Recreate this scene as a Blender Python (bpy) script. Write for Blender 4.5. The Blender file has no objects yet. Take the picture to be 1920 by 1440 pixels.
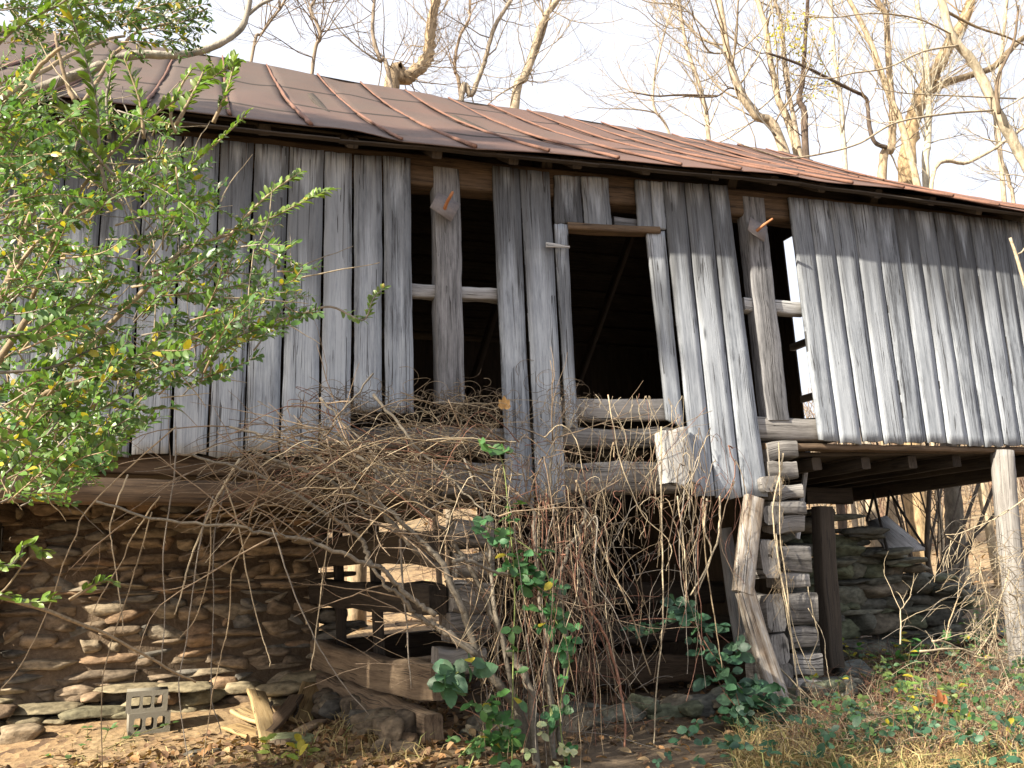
import bpy, math, random
import numpy as np
from mathutils import Matrix, Vector
# ------------------------------------------------------------------ camera, sky, sun
SC = bpy.context.scene
CX, CY, FPX = 960.0, 720.0, 1600.0
CR = np.array([0.940773, -0.335063, -0.051771])
CU = np.array([-0.016722, -0.198370, 0.979985])
CF = np.array([0.338626, 0.921077, 0.192224])
CAM = np.array([0.0, -6.10077, 1.4])
cd = bpy.data.cameras.new('camera'); cam = bpy.data.objects.new('camera', cd)
SC.collection.objects.link(cam); SC.camera = cam
cam.matrix_world = Matrix(((CR[0], CU[0], -CF[0], CAM[0]), (CR[1], CU[1], -CF[1], CAM[1]), (CR[2], CU[2], -CF[2], CAM[2]), (0, 0, 0, 1)))
cd.sensor_width = 36.0; cd.lens = 36.0 * FPX / 1920.0; cd.clip_end = 800; cd.clip_start = 0.05
SUN_EL, SUN_B = math.radians(34), math.radians(19.5)      # light travels towards +X and a little +Y
SKY_STRENGTH, SUN_STRENGTH, EXPOSURE = 0.10, 5.0, 1.42
w = bpy.data.worlds.new('World'); SC.world = w; w.use_nodes = True
nt = w.node_tree; nt.nodes.clear()
sky = nt.nodes.new('ShaderNodeTexSky'); sky.sky_type = 'NISHITA'; sky.sun_disc = False
sky.sun_elevation = SUN_EL; sky.sun_rotation = math.atan2(-math.cos(SUN_B), -math.sin(SUN_B))
sky.air_density = 1.0; sky.dust_density = 4.0; sky.ozone_density = 1.0
bg = nt.nodes.new('ShaderNodeBackground'); bg.inputs[1].default_value = SKY_STRENGTH
# thin bright cloud veil over the blue
wtc = nt.nodes.new('ShaderNodeTexCoord'); wn = nt.nodes.new('ShaderNodeTexNoise'); wn.inputs['Scale'].default_value = 1.6; wn.inputs['Detail'].default_value = 5
wr = nt.nodes.new('ShaderNodeMapRange'); wr.inputs[1].default_value = .3; wr.inputs[2].default_value = .7; wr.inputs[3].default_value = .75; wr.inputs[4].default_value = .95
wm = nt.nodes.new('ShaderNodeMix'); wm.data_type = 'RGBA'; wm.inputs[7].default_value = (4.3, 4.45, 4.9, 1)
wo = nt.nodes.new('ShaderNodeOutputWorld')
L = nt.links.new
L(wtc.outputs['Generated'], wn.inputs['Vector']); L(wn.outputs[0], wr.inputs[0]); L(wr.outputs[0], wm.inputs[0])
L(sky.outputs[0], wm.inputs[6]); L(wm.outputs[2], bg.inputs[0]); L(bg.outputs[0], wo.inputs[0])
sd = bpy.data.lights.new('sun', 'SUN'); sd.energy = SUN_STRENGTH; sd.angle = math.radians(0.9); sd.color = (1.0, 0.9, 0.74)
sun = bpy.data.objects.new('sun', sd); SC.collection.objects.link(sun)
TR = Vector((math.cos(SUN_EL) * math.cos(SUN_B), math.cos(SUN_EL) * math.sin(SUN_B), -math.sin(SUN_EL)))
sun.rotation_euler = TR.to_track_quat('-Z', 'Y').to_euler(); sun.location = (-8, -8, 12)
SC.view_settings.view_transform = 'Standard'; SC.view_settings.look = 'None'
SC.view_settings.exposure = EXPOSURE; SC.view_settings.gamma = 1
SC.cycles.max_bounces = 6; SC.cycles.diffuse_bounces = 3; SC.cycles.transparent_max_bounces = 4

# ------------------------------------------------------------------ helpers
rng = np.random.default_rng(11); random.seed(5)
def ray(x, y): return CF + CR * ((x - CX) / FPX) - CU * ((y - CY) / FPX)
def at(x, y, Y): d = ray(x, y); return CAM + d * ((Y - CAM[1]) / d[1])
def atz(x, y, z): d = ray(x, y); return CAM + d * ((z - CAM[2]) / d[2])
def atx(x, y, X): d = ray(x, y); return CAM + d * ((X - CAM[0]) / d[0])
def pd(x, y, dep): return CAM + ray(x, y) * dep
def proj(P):
    v = np.asarray(P) - CAM; z = v @ CF
    return CX + FPX * (v @ CR) / z, CY - FPX * (v @ CU) / z

class MB:
    """collects geometry, builds one mesh object"""
    def __init__(s): s.V = []; s.F = []; s.n = 0; s.C = []; s.UV = []; s.RL = []; s.hc = False; s.hu = False
    def add(s, V, F, col=None, uv=None, rel=None):
        V = np.asarray(V, float).reshape(-1, 3); n = len(V)
        for f in (F if isinstance(F, list) else [F]): s.F.append(np.asarray(f, int) + s.n)
        s.V.append(V); s.n += n
        if col is not None: s.hc = True
        c = np.ones((n, 4)) if col is None else np.hstack([np.broadcast_to(np.asarray(col, float), (n, 3)), np.ones((n, 1))])
        s.C.append(c)
        if uv is not None: s.hu = True
        s.UV.append(np.zeros((n, 2)) if uv is None else uv); s.RL.append(np.full((n, 2), .5) if rel is None else rel)
    def build(s, name, mat, parent=None, smooth=False):
        me = bpy.data.meshes.new(name); V = np.concatenate(s.V); me.vertices.add(len(V)); me.vertices.foreach_set('co', V.ravel())
        li = np.concatenate([f.ravel() for f in s.F]); cnt = np.concatenate([np.full(len(f), f.shape[1]) for f in s.F])
        st = np.concatenate([[0], np.cumsum(cnt)[:-1]])
        me.loops.add(len(li)); me.loops.foreach_set('vertex_index', li.astype(np.int32))
        me.polygons.add(len(cnt)); me.polygons.foreach_set('loop_start', st.astype(np.int32)); me.polygons.foreach_set('loop_total', cnt.astype(np.int32))
        if smooth: me.polygons.foreach_set('use_smooth', np.ones(len(cnt), bool))
        if s.hu:
            for nm, arr in (('UVMap', s.UV), ('rel', s.RL)):
                l = me.uv_layers.new(name=nm); l.data.foreach_set('uv', np.concatenate(arr)[li].ravel())
        if s.hc:
            a = me.color_attributes.new('Col', 'FLOAT_COLOR', 'POINT'); a.data.foreach_set('color', np.concatenate(s.C).ravel())
        me.update(calc_edges=True); me.validate()
        if mat: me.materials.append(mat)
        o = bpy.data.objects.new(name, me); SC.collection.objects.link(o)
        if parent is not None: o.parent = parent
        return o
def tag(o, label, cat, group=None, kind=None):
    o['label'] = label; o['category'] = cat
    if group: o['group'] = group
    if kind: o['kind'] = kind
    return o
def thing(name, label, cat, group=None):
    o = bpy.data.objects.new(name, None); SC.collection.objects.link(o); return tag(o, label, cat, group)

def catmull(P, n=6):
    P = np.asarray(P, float)
    if len(P) < 3: return np.array([P[0] + (P[-1] - P[0]) * t for t in np.linspace(0, 1, n + 1)])
    Q = np.vstack([2 * P[0] - P[1], P, 2 * P[-1] - P[-2]]); out = []
    for i in range(1, len(Q) - 2):
        p0, p1, p2, p3 = Q[i - 1], Q[i], Q[i + 1], Q[i + 2]
        for t in np.linspace(0, 1, n, endpoint=False):
            out.append(.5 * (2 * p1 + (p2 - p0) * t + (2 * p0 - 5 * p1 + 4 * p2 - p3) * t * t + (3 * p1 - p0 - 3 * p2 + p3) * t ** 3))
    out.append(P[-1]); return np.array(out)
def tube(mb, P, r0, r1=None, k=4, col=None, lump=0.0):
    P = np.asarray(P, float); n = len(P)
    if n < 2: return
    r = np.linspace(r0, r0 if r1 is None else r1, n) if np.isscalar(r0) else np.asarray(r0)
    T = np.gradient(P, axis=0); T /= np.linalg.norm(T, axis=1)[:, None] + 1e-9
    a = np.array([0.31, -0.83, 0.46]); A = np.cross(T, a); A /= np.linalg.norm(A, axis=1)[:, None] + 1e-9; B = np.cross(T, A)
    th = np.arange(k) * 2 * np.pi / k
    rr = r[:, None] * (1 + lump * rng.uniform(-1, 1, (n, k)))
    V = P[:, None, :] + rr[:, :, None] * (np.cos(th)[None, :, None] * A[:, None, :] + np.sin(th)[None, :, None] * B[:, None, :])
    i = np.arange(n - 1)[:, None] * k; j = np.arange(k)[None, :]; j2 = (j + 1) % k
    F = np.stack([i + j, i + j2, i + k + j2, i + k + j], -1).reshape(-1, 4)
    Fs = [F]
    if k > 3: Fs.append(np.array([list(range(k))[::-1]])); Fs.append(np.array([list(range((n - 1) * k, n * k))]))
    d = np.concatenate([[0], np.cumsum(np.linalg.norm(np.diff(P, axis=0), axis=1))])
    uv = np.stack([np.broadcast_to(th / 6.28 * 6.28 * max(r[0], .01), (n, k)), np.broadcast_to(d[:, None], (n, k))], -1).reshape(-1, 2)
    mb.add(V.reshape(-1, 3), Fs, col, uv)
def wiggle(P, amp):
    P = np.asarray(P, float).copy(); n = len(P)
    P[1:] += np.cumsum(rng.normal(0, amp, (n - 1, 3)), axis=0) * .6
    return P
def vnoise(V, s, seed=0):
    g = np.random.default_rng(seed); out = np.zeros(len(V))
    for k in range(5):
        d = g.normal(0, 1, 3); out += np.sin(V @ d * s * (1 + .5 * k) + g.uniform(0, 6.28)) / (1 + .5 * k)
    return out / 2.4
# --- timber: board between four picture-derived corners on a vertical plane, and beam between two points
def board(mb, c, Y=0.0, th=.028, ragged=.012, warp=.003, nu=4, nv=26, edge=.0022):
    """c: world corners tl,tr,br,bl"""
    tl, tr, br, bl = [np.array(q, float) for q in c]
    u = np.linspace(0, 1, nu + 1); v = np.linspace(0, 1, nv + 1)
    ph = rng.uniform(0, 6.28, 8); tw = rng.normal(0, warp)
    def edge_off(p): return edge * (np.sin(v * 7 + ph[p]) + .6 * np.sin(v * 23 + ph[p + 1]) + .5 * rng.normal(0, 1, nv + 1) * .6)
    eL, eR = edge_off(0), edge_off(2)
    rag = rng.uniform(-ragged, ragged, nu + 1)
    wid = np.linalg.norm(tr - tl); ln = np.linalg.norm(bl - tl)
    fr = np.zeros((nv + 1, nu + 1, 3))
    for i, vv in enumerate(v):
        a = tl + (bl - tl) * vv; b = tr + (br - tr) * vv; d = (b - a) / (np.linalg.norm(b - a) + 1e-9)
        a = a + d * eL[i]; b = b + d * eR[i]
        for j, uu in enumerate(u):
            p = a + (b - a) * uu
            p[1] += tw * (uu - .5) * (1 - 2 * vv) + .0012 * math.sin(uu * 3.14) + warp * .6 * math.sin(vv * 4 + ph[5])
            if i == nv: p[2] += rag[j]
            if i == 0: p[2] += rag[-1 - j] * .4
            fr[i, j] = p
    bk = fr.copy(); bk[:, :, 1] += th
    m = (nv + 1) * (nu + 1); idx = np.arange(m).reshape(nv + 1, nu + 1)
    q = np.stack([idx[:-1, :-1], idx[1:, :-1], idx[1:, 1:], idx[:-1, 1:]], -1).reshape(-1, 4)
    F = [q, q[:, ::-1] + m]
    rim = np.concatenate([idx[0, :], idx[1:, -1], idx[-1, ::-1][1:], idx[::-1, 0][1:]])
    F.append(np.stack([rim[:-1], rim[1:], rim[1:] + m, rim[:-1] + m], -1))
    U, Vv = np.meshgrid(u, v); uv = np.stack([U * wid, Vv * ln], -1).reshape(-1, 2); rel = np.stack([U, Vv], -1).reshape(-1, 2)
    mb.add(np.concatenate([fr.reshape(-1, 3), bk.reshape(-1, 3)]), F, None, np.vstack([uv, uv]), np.vstack([rel, rel]))
def beam(mb, p0, p1, h, wd, n=14, rough=.008, rnd=.18, sag=0.0, up=(0, 0, 1), taper=1.0, bow=0.0):
    """squared timber, h along up, wd across"""
    p0, p1 = np.array(p0, float), np.array(p1, float); T = p1 - p0; ln = np.linalg.norm(T); T /= ln
    up = np.array(up, float); S = np.cross(T, up); S /= np.linalg.norm(S); Uv = np.cross(S, T)
    r = rnd; prof = np.array([(-1 + r, -1), (1 - r, -1), (1, -1 + r), (1, 1 - r), (1 - r, 1), (-1 + r, 1), (-1, 1 - r), (-1, -1 + r), (-1 + r, -1)])
    t = np.linspace(0, 1, n + 1); k = len(prof); V = np.zeros((n + 1, k, 3)); sd = rng.integers(1e6)
    for i, tt in enumerate(t):
        f = 1 + (taper - 1) * tt
        V[i] = p0 + T * ln * tt + (prof[:, :1] * wd / 2 * S + prof[:, 1:] * h / 2 * Uv) * f - Uv * sag * math.sin(math.pi * tt) + S * bow * math.sin(math.pi * tt)
    Vf = V.reshape(-1, 3); Vf += (vnoise(Vf, 5, sd)[:, None] * S + vnoise(Vf, 6, sd + 1)[:, None] * Uv) * rough
    Vf = Vf.reshape(n + 1, k, 3)
    Vf[:, -1] = Vf[:, 0]
    Vf = Vf.reshape(-1, 3)
    i = np.arange(n)[:, None] * k; j = np.arange(k - 1)[None, :]
    F = np.stack([i + j, i + j + 1, i + k + j + 1, i + k + j], -1).reshape(-1, 4)
    per = np.concatenate([[0], np.cumsum(np.linalg.norm(np.diff(prof * [wd / 2, h / 2], axis=0), axis=1))])
    uv = np.stack([np.broadcast_to(per, (n + 1, k)), np.broadcast_to((t * ln)[:, None], (n + 1, k))], -1).reshape(-1, 2)
    mb.add(Vf, F, None, uv)
    for ring, fl in ((Vf[:k - 1], 1), (Vf[n * k:n * k + k - 1], 0)):     # end grain: its own corners, short checks instead of long streaks
        cuv = prof[:k - 1] * [wd * .25, h * 1.4] + rng.uniform(0, 3, 2); mb.add(ring, np.array([list(range(k - 1))[::-1 if fl else 1]]), None, cuv)
# --- stones
def _ico():
    import bmesh
    bm = bmesh.new(); bmesh.ops.create_icosphere(bm, subdivisions=3, radius=1); V = np.array([v.co[:] for v in bm.verts]); F = np.array([[v.index for v in f.verts] for f in bm.faces]); bm.free(); return V, F
ICO_V, ICO_F = _ico()
def stone(mb, c, size, col, rough=.18, sq=5, rz=0.0):
    V = ICO_V.copy(); V = V / (np.sum(np.abs(V) ** sq, 1) ** (1 / sq))[:, None]
    s = rng.integers(1e6); V *= (1 + rough * vnoise(V, 1.6, s) + rough * .45 * vnoise(V, 4.5, s + 1) + rough * .2 * vnoise(V, 10, s + 2))[:, None]
    for _ in range(9):
        nn = rng.normal(0, 1, 3); nn /= np.linalg.norm(nn); dd = np.percentile(V @ nn, rng.uniform(80, 94)); V -= np.maximum(V @ nn - dd, 0)[:, None] * nn * .92
    V[:, 2] += .25 * V[:, 0] * rng.normal(0, .5); V = V * np.asarray(size) / 2
    ca, sa = math.cos(rz), math.sin(rz); V = np.stack([V[:, 0] * ca - V[:, 1] * sa, V[:, 0] * sa + V[:, 1] * ca, V[:, 2]], 1)
    mb.add(V + np.asarray(c), ICO_F, col)
# --- leaves: n leaves at base P, direction D, normal-ish N, length
def leaves(mb, P, D, N, ln, wd, col, fold=.25):
    P, D, N = map(lambda a: np.asarray(a, float), (P, D, N)); n = len(P)
    D = D / (np.linalg.norm(D, axis=1)[:, None] + 1e-9); S = np.cross(D, N); S /= np.linalg.norm(S, axis=1)[:, None] + 1e-9; N = np.cross(S, D)
    ln = np.broadcast_to(ln, (n,))[:, None]; wd = np.broadcast_to(wd, (n,))[:, None] / 2
    def q(t, s, h): return P + D * ln * t + S * wd * s + N * (ln * h + np.abs(wd * s) * fold)
    V = np.stack([q(0, 0, 0), q(.55, 0, .03), q(1, 0, -.06), q(.2, .75, 0), q(.55, 1, .02), q(.84, .6, -.02), q(.2, -.75, 0), q(.55, -1, .02), q(.84, -.6, -.02)], 1)
    b = np.arange(n)[:, None] * 9
    F1 = b + np.array([[0, 1, 4, 3]]); F2 = b + np.array([[1, 2, 5, 4]]); F3 = b + np.array([[0, 6, 7, 1]]); F4 = b + np.array([[1, 7, 8, 2]])
    mb.add(V.reshape(-1, 3), np.concatenate([F1, F2, F3, F4]), np.repeat(col, 9, axis=0))
def lcol(n, base, var=.25, yellow=0.0, yc=(.45, .38, .04)):
    base = np.asarray(base); c = base * rng.uniform(1 - var, 1 + var, (n, 1)) * rng.uniform(.9, 1.1, (n, 3))
    if yellow: m = rng.random(n) < yellow; c[m] = np.asarray(yc) * rng.uniform(.7, 1.1, (m.sum(), 1))
    return c

# ------------------------------------------------------------------ materials
def mat_new(name):
    m = bpy.data.materials.new(name); m.use_nodes = True; t = m.node_tree; b = t.nodes['Principled BSDF']; return m, t, b
def N(t, kind, **kw):
    n = t.nodes.new('ShaderNode' + kind)
    for k, v in kw.items():
        if k.startswith('i_'): n.inputs[k[2:].replace('_', ' ')].default_value = v
        elif k[0] == 'n' and k[1:].isdigit(): n.inputs[int(k[1:])].default_value = v
        else: setattr(n, k, v)
    return n
def ramp(t, fac, stops, interp='LINEAR'):
    r = t.nodes.new('ShaderNodeValToRGB'); r.color_ramp.interpolation = interp
    while len(r.color_ramp.elements) < len(stops): r.color_ramp.elements.new(.5)
    for e, (p, c) in zip(r.color_ramp.elements, stops): e.position = p; e.color = (*c, 1) if len(c) == 3 else c
    t.links.new(fac, r.inputs[0]); return r.outputs[0]
def math_(t, op, a, b=None, c=None):
    n = t.nodes.new('ShaderNodeMath'); n.operation = op; n.use_clamp = False
    for i, x in enumerate((a, b, c)):
        if x is None: continue
        if isinstance(x, (int, float)): n.inputs[i].default_value = x
        else: t.links.new(x, n.inputs[i])
    return n.outputs[0]
def mix(t, f, a, b, mode='MIX'):
    n = t.nodes.new('ShaderNodeMix'); n.data_type = 'RGBA'; n.blend_type = mode
    for i, x in ((0, f), (6, a), (7, b)):
        if isinstance(x, (int, float)): n.inputs[i].default_value = x
        elif isinstance(x, tuple): n.inputs[i].default_value = (*x, 1)
        else: t.links.new(x, n.inputs[i])
    return n.outputs[2]
def noise(t, vec, scale, detail=4, rough=.55):
    n = N(t, 'TexNoise'); n.inputs['Scale'].default_value = scale; n.inputs['Detail'].default_value = detail; n.inputs['Roughness'].default_value = rough
    t.links.new(vec, n.inputs['Vector']); return n.outputs[0]
def vecmap(t, vec, scale, add=None):
    a = N(t, 'VectorMath', operation='MULTIPLY'); a.inputs[1].default_value = scale; t.links.new(vec, a.inputs[0]); o = a.outputs[0]
    if add is not None:
        b = N(t, 'VectorMath', operation='ADD'); t.links.new(o, b.inputs[0]); t.links.new(add, b.inputs[1]); o = b.outputs[0]
    return o
def wood(name, light, mid, dark, stain=0.0, moss=0.0, crack=1.0):
    m, t, b = mat_new(name)
    uv = N(t, 'UVMap', uv_map='UVMap').outputs[0]; rel = N(t, 'UVMap', uv_map='rel').outputs[0]
    oi = N(t, 'ObjectInfo').outputs['Random']; ci = N(t, 'CombineXYZ'); t.links.new(math_(t, 'MULTIPLY', oi, 37.0), ci.inputs[0]); t.links.new(math_(t, 'MULTIPLY', oi, 91.0), ci.inputs[1]); off = ci.outputs[0]
    wob = vecmap(t, uv, (3, 1.3, 0), off); wn_ = N(t, 'TexNoise'); wn_.inputs['Scale'].default_value = 1.5; t.links.new(wob, wn_.inputs['Vector'])
    grain = noise(t, vecmap(t, uv, (48, 2.0, 0), off), 1.0, 6, .75)
    fine = noise(t, vecmap(t, uv, (130, 9, 0), off), 1.0, 3, .6)
    blot = noise(t, vecmap(t, uv, (7, 2.0, 0), off), 1.0, 6, .66)
    streak = noise(t, vecmap(t, uv, (22, .55, 0), off), 1.0, 4, .6)
    f = math_(t, 'ADD', math_(t, 'MULTIPLY', grain, .44), math_(t, 'ADD', math_(t, 'MULTIPLY', fine, .2), math_(t, 'ADD', math_(t, 'MULTIPLY', blot, .32), math_(t, 'MULTIPLY', streak, .3))))
    f = math_(t, 'ADD', f, math_(t, 'SUBTRACT', math_(t, 'MULTIPLY', oi, .13), .095))
    col = ramp(t, f, [(.44, dark), (.545, mid), (.68, light)])
    # knots
    vo = N(t, 'TexVoronoi', feature='F1'); vo.inputs['Scale'].default_value = 1.0; t.links.new(vecmap(t, uv, (7, 1.7, 0), off), vo.inputs['Vector'])
    km = N(t, 'MapRange', interpolation_type='SMOOTHSTEP'); t.links.new(math_(t, 'ADD', vo.outputs['Distance'], math_(t, 'MULTIPLY', math_(t, 'SUBTRACT', grain, .5), .12)), km.inputs[0]); km.inputs[1].default_value = .15; km.inputs[2].default_value = .03; kc = N(t, 'SeparateXYZ'); t.links.new(vo.outputs['Color'], kc.inputs[0]); kn = math_(t, 'MULTIPLY', km.outputs[0], math_(t, 'GREATER_THAN', kc.outputs[0], .45)); col = mix(t, math_(t, 'MULTIPLY', kn, .75), col, tuple(x * .35 for x in dark))
    # drying cracks
    cn = noise(t, vecmap(t, uv, (38, .5, 0), off), 1.0, 1.5, .5)
    cr = math_(t, 'LESS_THAN', math_(t, 'ABSOLUTE', math_(t, 'SUBTRACT', cn, .5)), .011)
    cr = math_(t, 'MULTIPLY', cr, math_(t, 'GREATER_THAN', noise(t, vecmap(t, uv, (6, .8, 0), off), 1.0, 1), .47))
    col = mix(t, math_(t, 'MULTIPLY', cr, .8 * crack), col, (.025, .022, .02))
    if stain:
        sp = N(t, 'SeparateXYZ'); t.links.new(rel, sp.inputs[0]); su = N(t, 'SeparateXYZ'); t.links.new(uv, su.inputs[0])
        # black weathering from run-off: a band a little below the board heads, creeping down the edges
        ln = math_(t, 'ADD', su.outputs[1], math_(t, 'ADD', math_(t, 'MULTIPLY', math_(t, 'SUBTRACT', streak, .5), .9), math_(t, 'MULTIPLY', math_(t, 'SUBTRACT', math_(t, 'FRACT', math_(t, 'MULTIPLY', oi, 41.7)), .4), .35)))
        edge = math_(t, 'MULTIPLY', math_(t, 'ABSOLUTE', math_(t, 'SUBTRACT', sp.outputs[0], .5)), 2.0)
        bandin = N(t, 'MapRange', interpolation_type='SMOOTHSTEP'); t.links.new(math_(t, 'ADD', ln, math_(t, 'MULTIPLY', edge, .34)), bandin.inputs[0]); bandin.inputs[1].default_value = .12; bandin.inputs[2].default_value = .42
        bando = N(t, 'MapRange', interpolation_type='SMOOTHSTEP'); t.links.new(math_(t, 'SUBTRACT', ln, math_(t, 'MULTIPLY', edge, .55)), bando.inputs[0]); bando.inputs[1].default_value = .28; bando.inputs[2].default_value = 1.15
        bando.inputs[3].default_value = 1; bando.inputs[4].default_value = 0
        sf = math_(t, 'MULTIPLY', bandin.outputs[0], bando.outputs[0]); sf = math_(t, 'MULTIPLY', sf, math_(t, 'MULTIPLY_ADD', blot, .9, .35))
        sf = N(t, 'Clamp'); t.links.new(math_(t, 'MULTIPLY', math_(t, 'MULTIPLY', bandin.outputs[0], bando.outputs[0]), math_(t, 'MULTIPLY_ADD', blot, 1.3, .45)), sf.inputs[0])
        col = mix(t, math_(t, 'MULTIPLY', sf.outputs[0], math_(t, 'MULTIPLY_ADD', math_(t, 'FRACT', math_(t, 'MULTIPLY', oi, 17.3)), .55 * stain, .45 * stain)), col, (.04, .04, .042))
        # rusty nail runs at head
        nl = N(t, 'MapRange'); t.links.new(su.outputs[1], nl.inputs[0]); nl.inputs[1].default_value = .02; nl.inputs[2].default_value = .17; nl.inputs[3].default_value = 1; nl.inputs[4].default_value = 0
        ns = math_(t, 'LESS_THAN', math_(t, 'ABSOLUTE', math_(t, 'SUBTRACT', edge, .55)), .05)
        col = mix(t, math_(t, 'MULTIPLY', math_(t, 'MULTIPLY', ns, nl.outputs[0]), .7), col, (.06, .03, .02))
    t.links.new(col, b.inputs['Base Color']); b.inputs['Roughness'].default_value = .82; b.inputs['Specular IOR Level'].default_value = .25
    bp = N(t, 'Bump'); bp.inputs['Strength'].default_value = .55; bp.inputs['Distance'].default_value = .006
    hgt = math_(t, 'SUBTRACT', math_(t, 'ADD', grain, math_(t, 'MULTIPLY', fine, .4)), math_(t, 'MULTIPLY', cr, .8)); t.links.new(hgt, bp.inputs['Height']); t.links.new(bp.outputs[0], b.inputs['Normal'])
    return m
def colmat(name, rough=.8, nscale=18, nvar=.5, bump=.6, bdist=.01, stretch=(1, 1, 1), trans=0.0, spec=.3):
    """colour attribute x noise"""
    m, t, b = mat_new(name); a = N(t, 'VertexColor', layer_name='Col').outputs[0]; tc = N(t, 'TexCoord').outputs['Object']
    n1 = noise(t, vecmap(t, tc, stretch), nscale, 5, .62)
    c = mix(t, 1.0, a, ramp(t, n1, [(.3, (1 - nvar,) * 3), (.7, (1 + nvar * .45,) * 3)]), 'MULTIPLY')
    t.links.new(c, b.inputs['Base Color']); b.inputs['Roughness'].default_value = rough; b.inputs['Specular IOR Level'].default_value = spec
    if bump:
        bp = N(t, 'Bump'); bp.inputs['Strength'].default_value = bump; bp.inputs['Distance'].default_value = bdist; t.links.new(n1, bp.inputs['Height']); t.links.new(bp.outputs[0], b.inputs['Normal'])
    if trans:
        tr = N(t, 'BsdfTranslucent'); ms = N(t, 'MixShader'); ms.inputs[0].default_value = trans; o = t.nodes['Material Output']
        tcx = mix(t, 1.0, c, (1.25, 1.35, .6), 'MULTIPLY'); t.links.new(tcx, tr.inputs[0]); t.links.new(b.outputs[0], ms.inputs[1]); t.links.new(tr.outputs[0], ms.inputs[2]); t.links.new(ms.outputs[0], o.inputs[0])
    return m
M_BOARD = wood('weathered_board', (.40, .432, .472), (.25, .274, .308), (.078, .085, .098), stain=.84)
M_GREY = wood('weathered_timber', (.42, .42, .42), (.255, .25, .25), (.085, .08, .078))
M_LOG = wood('hewn_log', (.29, .275, .26), (.155, .145, .135), (.045, .041, .037), crack=1.2)
M_BLACK = wood('blackened_timber', (.25, .25, .26), (.115, .115, .12), (.03, .03, .032))
M_BROWN = wood('brown_timber', (.16, .11, .07), (.09, .062, .041), (.032, .022, .016)); M_SLAB = wood('split_slab', (.30, .225, .15), (.18, .13, .088), (.06, .042, .03))
M_DARK = wood('shade_dark_timber', (.075, .06, .046), (.045, .036, .029), (.018, .015, .013))  # timber colour darkened to carry the shade inside and under the barn
M_LEAF = colmat('leaf', .38, 40, .25, 0, trans=.3, spec=.5)
M_DULL = colmat('dull_leaf', .5, 40, .3, 0, trans=.25, spec=.4)
M_TWIG = colmat('twig_bark', .8, 55, .45, .5, .004)
M_BARK = colmat('tree_bark', .9, 14, .6, .8, .02, (1, 1, .35))
M_STONE = colmat('field_stone', .9, 13, .62, .9, .015, (1, 1, 1.8))
M_LITTER = colmat('dry_leaf', .75, 30, .3, 0, trans=.15)
def m_concrete():
    m, t, b = mat_new('concrete'); tc = N(t, 'TexCoord').outputs['Object']; n1 = noise(t, tc, 90, 4, .7); n2 = noise(t, tc, 7, 3)
    c = mix(t, n2, mix(t, n1, (.14, .13, .105), (.30, .275, .23)), (.19, .175, .13)); t.links.new(c, b.inputs['Base Color']); b.inputs['Roughness'].default_value = .95
    bp = N(t, 'Bump'); bp.inputs['Strength'].default_value = .7; bp.inputs['Distance'].default_value = .006; t.links.new(n1, bp.inputs['Height']); t.links.new(bp.outputs[0], b.inputs['Normal']); return m
def m_rust(name, a, bcol, c2):
    m, t, b = mat_new(name); tc = N(t, 'TexCoord').outputs['Object']; n1 = noise(t, tc, 3.0, 6, .7); n2 = noise(t, tc, 40, 4, .7)
    c = ramp(t, math_(t, 'MULTIPLY_ADD', n2, .35, math_(t, 'MULTIPLY', n1, .65)), [(.35, a), (.5, bcol), (.68, c2)]); t.links.new(c, b.inputs['Base Color']); b.inputs['Roughness'].default_value = .8; b.inputs['Metallic'].default_value = .1; return m
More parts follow.
